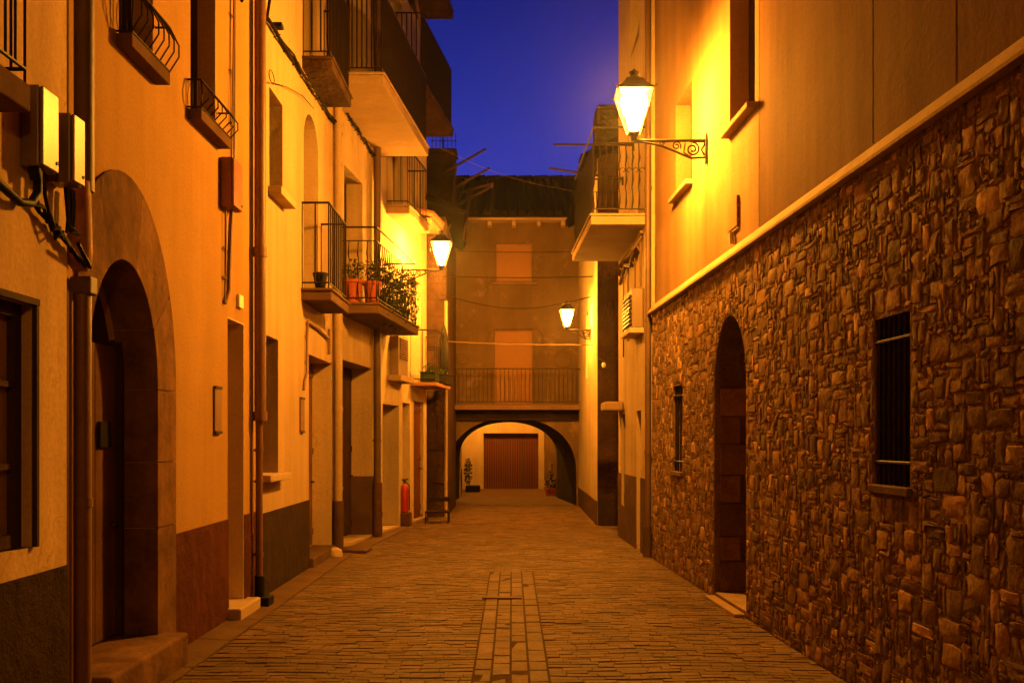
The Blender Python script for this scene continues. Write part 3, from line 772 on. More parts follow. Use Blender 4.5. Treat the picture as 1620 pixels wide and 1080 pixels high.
potplant(14.45, .42, .13, .33, 'leafy plant in the terracotta pot at the near outer corner of the flowered balcony', 110, spread=.16)
for i, a in enumerate((14.95, 15.5, 16.05, 16.65)):
    potplant(a, .44, .10, .20, ('trailing dark plant behind the railing, second pot from the near corner', 'bushy dark plant in the middle of the flowered balcony railing',
             'dense dark plant just beyond the middle of the flowered balcony railing', 'trailing dark plant at the far corner of the flowered balcony beside the wall lamp')[i], 420, m='black_plastic', spread=.27, tall=.42, sag=.30)

# ---------------------------------------------------------------- HOUSE 5
h = thing('plaster_house', 'pale narrow house behind the far left wall lamp with several small balconies', 'house', (-2.0, 18.5, 0))
A5 = L5.a
d5a = (16.95, A5(631) , .05, Z(640, 17.5)); d5b = (A5(634) + .12, A5(648.5), .05, Z(637, 18.6)); d5c = (19.25, 20.1, .05, 2.35)
w5 = (17.6, 18.4, 5.75, 7.6); w5b = (17.5, 18.3, 7.85, 9.8); w5c = (19.0, 19.85, 2.85, 4.7); 
facade(mb := MB(), L5, 16.6, 20.4, 0, 11.4, [d5a, d5b, d5c, w5, w5b, w5c], 0, .32); mb.build('wall', M['plaster_e'], h)
body(L5, 16.6, 20.4, 11.4, M['plaster_end'], h)
roof_slab(L5, 16.6, 20.4, 11.4, .5, h)
for d_ in (d5a, d5b): door(L5, d_, h, .30, 'wood')
door(L5, d5c, h, .06, 'garage', 6)
for w_ in (w5, w5b, w5c): window(L5, w_, h, .26, nz=2, name='balcony_door')
balcony(L5, 17.2, 18.8, .40, 5.50, .12, 1.0, h, gap=.12)
balcony(L5, 16.9, 19.6, .70, 7.55, .12, 1.15, h, m='dark_stone', gap=.075, lip=True, r=.012)
balcony(L5, 16.9, 19.6, .70, 9.86, .14, 1.1, h, m='dark_stone', gap=.12)
b = balcony(L5, 18.95, 20.35, .50, 2.62, .07, 1.0, h, m='box_brown', gap=.22, lip=False)
mb = MB()
mb.tube([L5.pt(18.0, .10, 10.9), L5.pt(18.6, .30, 9.2), L5.pt(19.4, .10, 8.9)], .03, 6)
mb.build('brace', M['copper'], h)
for i, (a0, a1, o0, o1, m_, lab) in enumerate(((19.0, 19.4, .18, .46, 'leaf', ''), (19.6, 20.3, .20, .55, 'black_plastic', ''))):
    t = thing('planter_box', ('green painted trough planter at the near end of the low far balcony', 'black trough planter at the far end of the low far balcony')[i], 'planter', L5.pt((a0 + a1) / 2, o0, 2.70), 'planters on the low far balcony')
    mb = MB(); mb.box(L5, a0, a1, o0, o1, 2.70, 2.88); mb.box(L5, a0 - .015, a1 + .015, o0 - .015, o1 + .015, 2.881, 2.90); mb.build('trough', M[m_], t, bevel=.01)
    mb = MB(); c = L5.pt((a0 + a1) / 2, (o0 + o1) / 2, 2.98)
    leaf_ball(mb, c, .12, (a1 - a0) / 2, .09, 70, .03); mb.build('foliage', M['leaf'], t)
t = thing('parasol', 'closed dark parasol standing upright on the low far balcony', 'parasol', L5.pt(19.95, .38, 2.9))
mb = MB(); c = L5.pt(19.95, .44, 2.72)
mb.lathe(c, [(.06, .2), (.10, .28), (.115, .5), (.10, .8), (.06, 1.05), (.012, 1.2)], 10); mb.build('canopy', M['black_plastic'], t, smooth=True)
mb = MB(); mb.tube([c, c + Vector((0, 0, 1.24))], .014, 8); mb.build('pole', M['iron'], t)
# louvred vent box
t = thing('ventilation_unit', 'louvred air unit on a concrete shelf under the flowered balcony', 'air unit', L5.pt(17.6, 0, 2.75))
mb = MB(); mb.box(L5, 17.25, 18.3, -.0, .24, 2.62, 2.72); mb.build('shelf', M['concrete'], t, bevel=.01)
mb = MB(); mb.box(L5, 17.42, 18.1, .004, .16, 2.725, 3.42); u = mb.build('casing', M['box'], t, bevel=.01)
mb = MB()
for k in range(9): mb.box(L5, 17.47, 18.05, .163, .18, 3.02 + k * .042, 3.045 + k * .042)
mb.build('louvre', M['iron_rust'], u)
# extinguisher
t = thing('fire_extinguisher', 'red cylindrical fire extinguisher standing in the lit doorway of the far left house', 'extinguisher', L5.pt(18.5, .0, .05))
c = L5.pt(18.3, .05, .26)
mb = MB(); mb.lathe(c, [(.055, 0), (.075, .02), (.078, .42), (.06, .49), (.025, .52), (.025, .55)], 18); mb.build('cylinder', M['red'], t, smooth=True)
mb = MB(); mb.tube([c + Vector((0, 0, .55)), c + Vector((0, 0, .59))], .022, 8); mb.tube([c + Vector((-.05, 0, .60)), c + Vector((.07, 0, .61))], .012, 6); mb.build('valve', M['black_plastic'], t)
mb = MB(); mb.tube([c + Vector((.02, 0, .57)), c + Vector((.09, -.02, .5)), c + Vector((.095, -.02, .2)), c + Vector((.09, -.02, .05))], .011, 6); mb.build('hose', M['black_plastic'], t, smooth=True)
mb = MB(); mb.box(L5, 18.2, 18.42, -.02, .16, .02, .26); mb.build('stand', M['iron_rust'], t, bevel=.006)
# low chair / bench in front of the dark pier
t = thing('metal_chair', 'low dark metal chair standing against the dark masonry pier', 'chair', (-1.45, 19.3, 0))
def bx(mb, x0, x1, y0, y1, z0, z1): mb.hexa([(x0, y0, z0), (x1, y0, z0), (x1, y1, z0), (x0, y1, z0), (x0, y0, z1), (x1, y0, z1), (x1, y1, z1), (x0, y1, z1)])
mb = MB(); bx(mb, -1.66, -1.21, 18.95, 19.35, .20, .235); mb.build('seat', M['iron'], t, bevel=.008)
mb = MB(); bx(mb, -1.64, -1.21, 19.34, 19.37, .40, .49); mb.build('backrest', M['iron'], t, bevel=.008)
for (x, y, tp) in ((-1.65, 18.97, .2), (-1.22, 18.97, .2), (-1.65, 19.35, .49), (-1.22, 19.35, .49)):
    mb = MB(); mb.tube([(x, y, 0), (x, y, tp)], .011, 6); mb.build('leg', M['iron'], t)
# wall line tucked lit eave
t = thing('tiled_canopy', 'small tiled canopy just above the far left wall lamp', 'canopy', (-1.6, 20.0, 5.9))
mb = MB(); mb.box(L5, 19.2, 20.35, -.0, .36, 5.80, 5.88); mb.build('soffit', M['concrete'], t, bevel=.01)
mb = MB()
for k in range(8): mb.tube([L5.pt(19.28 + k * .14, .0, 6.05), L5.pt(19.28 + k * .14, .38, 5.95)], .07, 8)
mb.build('tiles', M['tile_lit'], t, smooth=True)

# ---------------------------------------------------------------- HOUSE 6 dark pier + roof
h = thing('stone_house', 'dark stone house with a low roof and chimney before the end of the street', 'house', (-2.5, 21.5, 0))
mb = MB(); mb.box(L6F, -5.5, -1.36, 0, -3.55, 0, 6.15); mb.build('wall', M['dark_stone'], h)
mb = MB()
for k in range(18):
    zz = k * .345
    x = -1.745
    while x < -1.37:
        w = random.uniform(.14, .3); x2 = min(x + w, -1.365)
        mb.box(L6F, x, x2 - .012, .0, .018 + random.random() * .015, zz + .006, zz + .335)
        x = x2
mb.build('quoin', M['dark_stone'], h, bevel=.006)
S6 = Side(20.6, -1.35, 24.2, -1.55, 1)
r = roof_slab(S6, 20.3, 24.1, 6.15, .35, h, rise=1.5, deep=3.0)
mb = MB(); mb.box(Front(22.0), -1.95, -1.26, 0, -.6, 6.3, 7.95); mb.box(Front(22.0), -1.99, -1.22, .04, -.64, 7.95, 8.03); mb.build('chimney', M['black_stone'], r, bevel=.03)
mb = MB(); mb.box(L6F, -1.395, -1.335, .02, .09, .0, 6.1)
mb = MB(); mb.tube([(-1.36, 20.5, 0), (-1.36, 20.5, 4.45)], .035, 10); mb.build('downpipe', M['concrete'], h, smooth=True)
t = thing('tv_antenna', 'television aerial standing on the black chimney', 'antenna', (-1.55, 22.3, 8.03))
mb = MB(); mb.tube([(-1.55, 22.3, 8.03), (-1.55, 22.3, 8.4)], .015, 6); mb.build('mast', M['iron'], t)
mb = MB(); mb.tube([(-1.8, 22.2, 8.25), (-1.25, 22.45, 8.33)], .01, 5)
for k in range(7): mb.tube([(-1.78 + k * .085, 22.21 + k * .035, 8.1 + .012 * k), (-1.78 + k * .085, 22.21 + k * .035, 8.42 + .012 * k)], .007, 4)
mb.build('elements', M['iron'], t)
poles = [((722, 262), (768, 236), 'upper of the four slanting roof poles beside the black chimney'),
         ((720, 297), (774, 266), 'second slanting roof pole, just below the upper one against the sky'),
         ((745, 300), (780, 290), 'short dark pole crossing the roof ridge of the end house'),
         ((742, 314), (780, 294), 'lowest pale slanting pole in front of the black end roof')]
for (p0, p1, lab) in poles:
    y0 = 21.6
    t = thing('roof_pole', lab, 'pole', (X(p0[0], y0), y0, Z(p0[1], y0) - .3), 'slanting poles above the left roofs')
    mb = MB(); A_ = Vector((X(p0[0], y0), y0, Z(p0[1], y0))); B_ = Vector((X(p1[0], 20.9), 20.9, Z(p1[1], 20.9)))
    mb.tube([A_ - (B_ - A_) * .5, B_], .028, 8); mb.build('pole', M['pole'], t)
    mb = MB(); st = Vector((A_.x - .12, A_.y, A_.z - .9)); mb.tube([st, A_], .02, 6); mb.build('strut', M['pole'], t)

# ---------------------------------------------------------------- END HOUSE with arch
h = thing('archway_house', 'brown house closing the street with a wide flat archway through it', 'house', (0, 24.2, 0))
e = 24.2; XL, XR = -1.62, 1.66
wA = (X(785, e), X(841.5, e), Z(447, e), Z(385, e)); wB = (X(782, e), X(843, e), Z(638, e), Z(522, e))
ax0, ax1 = X(707.5, e), X(912, e); zs, zt_ = Z(752, e), Z(659.5, e)
def vault(n=28):
    fr_, bk = [], []
    for i in range(n + 1):
        t = PI * i / n; c = -math.cos(t); sn = max(0, math.sin(t)) ** .80
        fr_.append((ax0 + (ax1 - ax0) * (c + 1) / 2, zs + (zt_ - zs) * sn))
        b0, b1 = X(727, 27.5), X(881, 27.5)
        bk.append((b0 + (b1 - b0) * (c + 1) / 2, 1.05 + (Z(667.5, 27.5) - 1.05) * sn))
    return fr_, bk
fa, bk = vault()
mb = MB()
facade(mb, ENDF, XL - 2, XR + 2, zt_ + .01, 7.12, [wA, wB], 0, .22)
for (u, w), (u2, w2) in zip(fa, fa[1:]): mb.quad(ENDF.pt(u, 0, w), ENDF.pt(u2, 0, w2), ENDF.pt(u2, 0, zt_ + .012), ENDF.pt(u, 0, zt_ + .012))
mb.quad(ENDF.pt(XL - 2, 0, 0), ENDF.pt(ax0, 0, 0), ENDF.pt(ax0, 0, zt_ + .012), ENDF.pt(XL - 2, 0, zt_ + .012))
mb.quad(ENDF.pt(ax1, 0, 0), ENDF.pt(XR + 2, 0, 0), ENDF.pt(XR + 2, 0, zt_ + .012), ENDF.pt(ax1, 0, zt_ + .012))
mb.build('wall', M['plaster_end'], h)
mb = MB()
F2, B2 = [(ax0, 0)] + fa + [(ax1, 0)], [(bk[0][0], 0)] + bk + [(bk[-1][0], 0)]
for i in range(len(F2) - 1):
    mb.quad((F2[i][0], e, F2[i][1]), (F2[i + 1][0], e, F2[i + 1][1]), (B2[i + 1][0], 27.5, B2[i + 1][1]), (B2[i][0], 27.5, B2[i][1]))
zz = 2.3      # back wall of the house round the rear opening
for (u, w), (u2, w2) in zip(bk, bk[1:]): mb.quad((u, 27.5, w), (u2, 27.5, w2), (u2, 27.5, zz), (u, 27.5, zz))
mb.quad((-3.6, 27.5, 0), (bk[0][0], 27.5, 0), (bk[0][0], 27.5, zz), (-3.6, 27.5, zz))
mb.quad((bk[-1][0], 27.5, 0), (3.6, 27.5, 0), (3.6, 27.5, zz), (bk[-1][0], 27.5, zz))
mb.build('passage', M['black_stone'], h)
mb = MB(); mb.hexa([(-3.6, 24.63, 2.31), (3.6, 24.63, 2.31), (3.6, 27.5, 2.31), (-3.6, 27.5, 2.31), (-3.6, 24.63, 6.84), (3.6, 24.63, 6.84), (3.6, 27.5, 6.84), (-3.6, 27.5, 6.84)]); mb.build('upper_storey', M['plaster_end'], h)
window(ENDF, wA, h, .10, 'blind', 'blind', 1, 1, sill=(.10, .12, .06), fw=.03, sillm='dark_concrete')
w_ = window(ENDF, wB, h, .14, 'blind', 'blind', 1, 1, fw=.03, name='balcony_door')
mb = MB(); 
for k in range(14): mb.box(ENDF, wB[0] + .06, wB[1] - .06, -.128, -.12, wB[2] + .78 + k * .07, wB[2] + .84 + k * .07)
mb.build('shutter_slats', M['blind'], w_)
mb = MB()
for s0 in (0, 1):
    a0 = wB[0] + .05 + s0 * (wB[1] - wB[0] - .1) / 2
    mb.box(ENDF, a0 + .03, a0 + (wB[1] - wB[0]) / 2 - .08, -.128, -.11, wB[2] + .08, wB[2] + .35)
mb.build('door_panel', M['blind'], w_, bevel=.01)
# slab, recessed beam, railing
mb = MB(); mb.box(ENDF, XL, XR, .0, .55, Z(648, 23.7), Z(640, 23.7)); s = mb.build('balcony', M['dark_concrete'], h, bevel=.01)
rail_mesh(ENDF, XL + .03, XR - .03, .50, Z(640, 23.7), Z(583, 23.7) - Z(640, 23.7), M['iron'], s, gap=.10, r=.008)
mb = MB(); mb.box(ENDF, XL, XR, .0, .10, Z(664, 24.1), Z(650, 24.1)); mb.build('beam', M['wood'], h, bevel=.01)
# ghost relief on the plaster: plaster band over the balcony door, two discs
mb = MB()
p0, p1 = X(772, e), X(858, e)
pts = [(p0, 3.85), (p0, 4.15), (p0 + .15, 4.3), (p1 - .15, 4.3), (p1, 4.15), (p1, 3.85)]
mb.tube([ENDF.pt(a, .0, z) for a, z in pts], .025, 8)
for cx, cy, rr in ((732, 568, .13), (890, 568, .2)):
    mb.lathe(ENDF.pt(X(cx, e), 0, Z(cy, e)), [(rr, 0)], 4) if False else mb.tube([ENDF.pt(X(cx, e) + rr * math.cos(i * PI / 10), 0, Z(cy, e) + rr * math.sin(i * PI / 10)) for i in range(21)], .018, 6)
mb.build('plaster_relief', M['plaster_end'], h, smooth=True)
# eaves, rafters, roof
rf = roof_slab(ENDF, XL - .9, XR + .9, 6.93, .40, h, rise=2.1, deep=4.6)
mb = MB(); mb.box(ENDF, XL - .05, XR + .1, .0, .34, 6.86, 6.915); mb.build('eaves_board', M['concrete'], rf)
mb = MB()
for px in (737, 775, 813, 852, 890):
    a = X(px, e); mb.box(ENDF, a - .05, a + .05, .0, .26, 6.74, 6.855)
mb.build('rafter_end', M['concrete'], rf, bevel=.01)
mb = MB(); mb.tube([(XL - .9, 28.8, 9.10), (XR + .9, 28.8, 9.10)], .11, 8)
for k in range(12): mb.tube([(XL - .9 + k * .45, 28.8, 9.1), (XL - .9 + k * .45 + .4, 28.8, 9.12)], .13, 8)
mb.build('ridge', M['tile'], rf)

# ---------------------------------------------------------------- houses beyond the arch
BF = Front(32.3)
h = thing('garage_house', 'pale house seen through the arch with a red brown garage door', 'house', (0, 32.3, 0))
gd = (X(765, 32.3), X(852, 32.3), .0, Z(685, 32.3))
facade(mb := MB(), BF, -6, 4, 0, 6.5, [gd], 0, .22); mb.build('wall', M['plaster_e'], h)
body(BF, -6, 4, 6.5, M['plaster_e'], h, deep=2)
mb = MB(); wdt = (gd[1] - gd[0])
cuts = [0, .385, .42, .685, .72, 1]
for k in (0, 2, 4):
    n = 9 if k == 0 else 6; b0, b1 = gd[0] + wdt * cuts[k], gd[0] + wdt * cuts[k + 1]
    for i in range(n): mb.box(BF, b0 + (b1 - b0) * i / n + .004, b0 + (b1 - b0) * (i + 1) / n - .004, -.20, -.17, .01, gd[3] - .16)
mb.box(BF, gd[0], gd[1], -.2, -.165, gd[3] - .155, gd[3] - .003)
g_ = mb.build('garage_door', M['garage'], h)
mb = MB()
for k in (1, 3): mb.box(BF, gd[0] + wdt * cuts[k], gd[0] + wdt * cuts[k + 1], -.2, -.155, .01, gd[3] - .16)
mb.build('door_post', M['dado_grey'], g_)
roof_slab(BF, -6, 4, 6.5, .4, h)
h = thing('side_house', 'pale rough house on the left side beyond the arch', 'house', (-1.9, 29, 0))
BL = Side(27.5, -1.42, 32.2, -1.62, 1)
facade(mb := MB(), BL, 27.52, 32.28, 0, 6, [], 0, .2); mb.build('wall', M['plaster_c'], h)
body(BL, 27.52, 32.28, 6, M['plaster_end'], h, deep=3)
strip_dado(BL, 27.55, 32.27, 0, .7, [], M['dado_grey'], h)
h = thing('side_house', 'dark rough stone house on the right side beyond the arch', 'house', (1.6, 29, 0))
BR = Side(27.5, 1.28, 32.2, 1.05, -1)
facade(mb := MB(), BR, 27.52, 32.28, 0, 6, [], 0, .2); mb.build('wall', M['plaster_end'], h)
body(BR, 27.52, 32.28, 6, M['dark_stone'], h, deep=3)
# pots beyond the arch
t = thing('potted_plant', 'tall dark shrub in a low dark trough on the left beyond the arch', 'potted plant', (-1.25, 30.5, 0))
c = Vector((X(742, 30.5), 30.5, 0))
mb = MB(); bx(mb, c.x - .1, c.x + .34, 30.3, 30.7, 0, .2); mb.build('trough', M['black_plastic'], t, bevel=.02)
mb = MB(); leaf_ball(mb, c + Vector((-.03, 0, .6)), .13, .14, .45, 260, .04); mb.tube([c + Vector((0, 0, .1)), c + Vector((0, 0, .8))], .015, 6); mb.build('foliage', M['leaf'], t)
for i, (px, y, hh) in enumerate(((872, 30.0, .5), (876, 29.2, .75), (868, 28.6, .28), (877, 28.3, .3))):
    c = Vector((X(px, y), y, 0))
    t = thing('potted_plant', ('medium flowering pot by the dark wall beyond the arch, farthest of its row', 'tallest climbing flowering plant against the dark wall beyond the arch',
              'lowest pale flowering pot just inside the arch on the right', 'low pink flowering pot touching the wall just inside the arch')[i], 'potted plant', c, 'flowering pots right of the arch passage')
    mb = MB(); mb.lathe(c, [(.07, 0), (.10, .18), (.11, .18), (.11, .21), (.02, .2)], 14); mb.build('pot', M['terra'], t, smooth=True)
    mb = MB(); leaf_ball(mb, c + Vector((0, 0, .2 + hh / 2)), .13, .13, hh / 2, 140, .035); mb.build('foliage', M['leaf'], t)
    mb = MB(); leaf_ball(mb, c + Vector((0, 0, .2 + hh * .55)), .15, .15, hh / 2, 40, .03); mb.build('blossom', M['flower'], t)

# ---------------------------------------------------------------- RIGHT: stone house R1
h = thing('stone_house', 'tall house of rubble stone below and buff plaster above on the right', 'house', (2.2, 8, 0))
q = RS.pt
barw = (RS.a(1440), RS.a(1383), Z(766, 6.11), Z(500, 5.9)); adoor = (RS.a(1180.5), RS.a(1130), .06, 2.78, 2.12)
slit = (RS.a(1080), RS.a(1065), 1.22, 2.24)
RH = [barw, adoor, slit]
def ledz(y): return 3.30 + (y - 4.5) * .013
ztop = 3.30
facade(mb := MB(), RS, -9.0, 13.45, 0, ztop, [(b[0], b[1], b[2], b[3]) + tuple(b[4:]) + ((.45,) if len(b) > 4 else (3.3, .45)) if len(b) > 4 else b for b in RH], .000, .42)
mb.build('wall_core', M['mortar'], h)
# individual stones
def rubble(fr, a0, a1, z0, z1, holes, cw=.044, chh=.032):
    mb = MB(); NA = int((a1 - a0) / cw); NZ = int((z1 - z0) / chh)
    ca = (a1 - a0) / NA; cz = (z1 - z0) / NZ
    occ = [[False] * NZ for _ in range(NA)]
    def inside(a, z):
        for hh in holes:
            if hh[0] - .012 < a < hh[1] + .012 and hh[2] - .012 < z < hh[3] + .012:
                if len(hh) > 4 and z > hh[4]:
                    c = (hh[0] + hh[1]) / 2; r_ = (hh[1] - hh[0]) / 2
                    if ((a - c) / (r_ + .01)) ** 2 + ((z - hh[4]) / (hh[3] - hh[4] + .01)) ** 2 > 1: continue
                return True
        return False
    for i in range(NA):
        for j in range(NZ):
            if inside(a0 + (i + .5) * ca, z0 + (j + .5) * cz): occ[i][j] = True
    order = [(i, j) for i in range(NA) for j in range(NZ)]
    order.sort(key=lambda t: t[1] * 1.0 + t[0] * .35 + random.random() * 5)
    for (i, j) in order:
        if occ[i][j]: continue
        if random.random() < .03: w, hh = random.randint(4, 6), random.randint(4, 5)
        elif random.random() < .5: w, hh = random.randint(2, 6), random.randint(1, 4)
        else: w, hh = random.randint(1, 4), random.randint(2, 5)
        w = min(w, NA - i); hh = min(hh, NZ - j)
        ww = 0
        while ww < w and not occ[i + ww][j]: ww += 1
        w = ww; k = 1
        while k < hh and all(not occ[i + x][j + k] for x in range(w)): k += 1
        hh = k
        for x in range(w):
            for y in range(hh): occ[i + x][j + y] = True
        A0, A1, Z0, Z1 = a0 + i * ca, a0 + (i + w) * ca, z0 + j * cz, z0 + (j + hh) * cz
        m_ = .004; A0 += m_; A1 -= m_; Z0 += m_; Z1 -= m_
        W, Hh = A1 - A0, Z1 - Z0
        jt = lambda s: random.uniform(-s, s)
        cut = min(W, Hh) * .14
        P = []
        for (xx, zz_) in ((A0 + cut, Z0), ((A0 + A1) / 2, Z0), (A1 - cut, Z0), (A1, Z0 + cut), (A1, (Z0 + Z1) / 2), (A1, Z1 - cut), (A1 - cut, Z1), ((A0 + A1) / 2, Z1), (A0 + cut, Z1), (A0, Z1 - cut), (A0, (Z0 + Z1) / 2), (A0, Z0 + cut)):
            P.append((xx + jt(.010), zz_ + jt(.009)))
        cx, cz_ = (A0 + A1) / 2 + jt(.02), (Z0 + Z1) / 2 + jt(.015)
        dp_ = random.uniform(-.0035, .004); tx, tz = jt(.04), jt(.05)
        def off(x, z_): return dp_ + tx * (x - cx) + tz * (z_ - cz_)
        rings = []
        for (sc, oo) in ((1.0, -.006), (.93, .0022), (.84, .0042)):
            rings.append([fr.pt(cx + (x - cx) * sc, (oo if sc == 1 else oo + max(-.02, min(.03, off(x, z_)))) + (jt(.003) if sc < 1 else 0), cz_ + (z_ - cz_) * sc) for x, z_ in P])
        ctr = fr.pt(cx, .005 + dp_ + jt(.002), cz_)
        n = 12; vs = rings[0] + rings[1] + rings[2] + [ctr]; fs = []
        for r_ in range(2):
            for k2 in range(n): fs.append((r_ * n + k2, r_ * n + (k2 + 1) % n, (r_ + 1) * n + (k2 + 1) % n, (r_ + 1) * n + k2))
        for k2 in range(n): fs.append((2 * n + k2, 2 * n + (k2 + 1) % n, 3 * n))
        t = random.choice((.42, .46, .5, .54, .58, .62, .66, .72, .85, 1.1)) * random.uniform(.85, 1.15); wv = jt(.08)
        mb.t = (t * (1 + wv), t, t * (1 - wv))
        mb.add(vs, fs)
    return mb
rubble(RS, 2.2, 13.44, 0.0, ztop - .01, RH).build('stone_facing', M['stone'], h, smooth=True)
# upper plaster wall with two windows, joints, ledge
W1 = (RS.a(1186), RS.a(1147), Z(210, 9.65), 5.95); W2 = (RS.a(1088), RS.a(1063), Z(300, 11.7), Z(132, 11.4))
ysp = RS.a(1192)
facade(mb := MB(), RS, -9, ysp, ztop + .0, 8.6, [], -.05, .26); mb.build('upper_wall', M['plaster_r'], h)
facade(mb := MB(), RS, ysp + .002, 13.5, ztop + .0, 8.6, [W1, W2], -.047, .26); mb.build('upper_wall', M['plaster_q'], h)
body(RS, -9, 13.5, 8.6, M['plaster_end'], h, o=-.48)
window(RS, (W1[0], W1[1], W1[2], W1[3]), h, .28, 'wood', 'glass', 2, 1, sill=(.04, .05, .05), sillm='concrete')
window(RS, (W2[0], W2[1], W2[2], W2[3]), h, .28, 'wood', 'glass', 2, 1, sill=(.04, .05, .05), sillm='concrete')
mb = MB()
for px in (1368, 1497):
    a = RS.a(px); mb.box(RS, a - .004, a + .004, -.0495, -.0475, ztop + .16, 8.5)
mb.build('plaster_joint', M['dark_concrete'], h)
mb = MB(); yy = -9.0
while yy < 13.4:
    y2 = min(yy + 1.25, 13.47)
    P_ = [(-.055, 3.29), (.062, 3.29), (.062, 3.312), (-.030, 3.43), (-.055, 3.435)]; n_ = len(P_)
    mb.add([q(yy, o_, zz) for o_, zz in P_] + [q(y2 - .004, o_, zz) for o_, zz in P_],
           [tuple(range(n_)), tuple(range(n_, 2 * n_))] + [(k, (k + 1) % n_, n_ + (k + 1) % n_, n_ + k) for k in range(n_)])
    yy = y2 + .0
mb.build('string_course', M['plaster_c'], h)
roof_slab(RS, -9, 13.5, 8.6, .5, h)
mb = MB(); mb.box(RS, adoor[0] - .0, adoor[1] + .0, -.45, -.01, 0, .06); mb.box(RS, adoor[0] + .02, adoor[1] - .02, .0, .10, 0, .035); mb.build('doorstep', M['concrete'], h, bevel=.008)
door(RS, (adoor[0] - .0, adoor[1], .06, 2.78), h, .40, 'wood', 6)
# big jamb blocks
mb = MB(); zc = .07; k = 0
while zc < 2.15:
    hh = random.uniform(.24, .34); t = random.choice((.5, .8, 1.1)); mb.t = (t, t * .95, t * .9)
    mb.box(RS, adoor[1] - .03 + random.uniform(0, .014), adoor[1] - .002, -.40 + (.14 if k % 2 else 0), -.06, zc, min(zc + hh - .014, 2.12)); zc += hh; k += 1
mb.build('jamb_stone', M['stone'], h, bevel=.015)
def grille(fr, w, parent, n, cross, o=-.022, r=.010):
    mb = MB(); a0, a1, z0, z1 = w[:4]
    for i in range(n):
        a = a0 + (a1 - a0) * (i + .5) / n; mb.tube([fr.pt(a, o, z0), fr.pt(a, o, z1)], r, 6)
    for zz in cross: mb.tube([fr.pt(a0, o + .012, zz), fr.pt(a1, o + .012, zz)], r, 6)
    return mb.build('grille', M['iron'], parent)
w_ = window(RS, barw, h, .25, 'wood', 'glass', 2, 1, sill=(.03, .03, .05), sillm='kerb'); grille(RS, barw, w_, 7, (barw[2] + .14, barw[3] - .14))
w_ = window(RS, slit, h, .25, 'wood', 'glass', 1, 1, sill=(.04, .05, .05), sillm='kerb'); grille(RS, slit, w_, 4, (slit[2] + .12, slit[3] - .12))
# little relief vent under window
t = thing('wall_vent', 'pale stepped wall vent with a short pipe just above the stone ledge', 'vent', q(9.2, -.05, 3.5))
a0, a1 = RS.a(1162), RS.a(1147); z_ = lambda py: Z(py, 9.4)
mb = MB()
mb.box(RS, a0, a1, -.047, -.02, z_(360), z_(312)); mb.build('panel', M['plaster_q'], t, bevel=.004)
mb = MB()
for py in (328, 350, 362): mb.box(RS, a0 - .01, a1 + .01, -.047, -.028, z_(py + 2), z_(py - 1))
mb.build('louvre', M['plaster_c'], t, bevel=.003)
mb = MB(); mb.tube([q((a0 + a1) / 2, -.02, 3.46), q((a0 + a1) / 2, -.02, z_(364))], .022, 10); mb.build('pipe', M['marble'], t, smooth=True)

# ---------------------------------------------------------------- R2 house
t = thing('downpipe', 'long dark downpipe at the far end of the stone wall under the bright lamp', 'downpipe', R2.pt(13.56, .07, 0))
mb = MB(); mb.tube([RS.pt(13.54, .04, .1), RS.pt(13.54, .04, 8.4)], .042, 12)
for zz in (1.4, 3.2, 5.0): mb.tube([RS.pt(13.54, .04, zz), RS.pt(13.54, .04, zz + .05)], .05, 12)
mb.build('pipe', M['dark_pipe'], t, smooth=True)
mb = MB(); mb.tube([RS.pt(13.54, .05, 0), RS.pt(13.54, .05, .42)], .062, 12); mb.build('pipe_shoe', M['dado_grey'], t, smooth=True)
h = thing('plaster_house', 'buff narrow house with the lit iron balcony beyond the right downpipe', 'house', (1.8, 15, 0))
q = R2.pt
def r2a(px): return R2.a(px)
d2a = (r2a(1014), r2a(1007), .05, Z(650, 14.6)); d2b = (15.75, 16.15, .55, Z(655, 16))
bd = (14.4, 15.3, 4.72, 6.9); w2u = (14.3, 15.2, 7.4, 8.4)
facade(mb := MB(), R2, 13.62, 16.5, 0, 9.6, [d2a, d2b, bd, w2u], 0, .28); mb.build('wall', M['plaster_d'], h)
body(R2, 13.62, 16.5, 9.6, M['plaster_d'], h)
strip_dado(R2, 13.63, 16.495, 0, Z(752, 15), [(d2a[0], d2a[1], -1, 5), (d2b[0], d2b[1], .55, 5)], M['dado_grey'], h)
door(R2, d2a, h, .22, 'wood'); window(R2, d2b, h, .2); window(R2, bd, h, .22, nz=2, name='balcony_door'); window(R2, w2u, h, .22)
roof_slab(R2, 13.62, 16.5, 9.6, .0, h)
balcony(R2, 13.72, 16.55, .76, 4.56, .12, 1.2, h, m='concrete', style='twist', gap=.085, r=.009)
mb = MB(); mb.box(R2, 15.9, 16.48, .0, .30, Z(650, 16.2), Z(636, 16.2)); mb.build('ledge', M['concrete'], h, bevel=.03)
t = thing('air_conditioner', 'louvred air unit on a pale bracket beside the right downpipe', 'air unit', q(14.2, 0, 3.1))
mb = MB(); mb.box(R2, 13.95, 14.75, .003, .16, 3.17, 3.72); u = mb.build('casing', M['box'], t, bevel=.01)
mb = MB()
for k in range(8): mb.box(R2, 14.0, 14.7, .163, .19, 3.22 + k * .055, 3.25 + k * .055)
mb.build('louvre', M['iron'], u)
mb = MB(); mb.box(R2, 13.9, 14.8, .0, .2, 3.09, 3.165); mb.build('bracket', M['marble'], t, bevel=.01)
mb = MB()
mb.tube([q(13.9, .03, 4.5), q(14.3, .06, 4.35), q(14.9, .05, 4.2), q(15.4, .05, 4.3), q(16.0, .04, 4.1)], .03, 7)
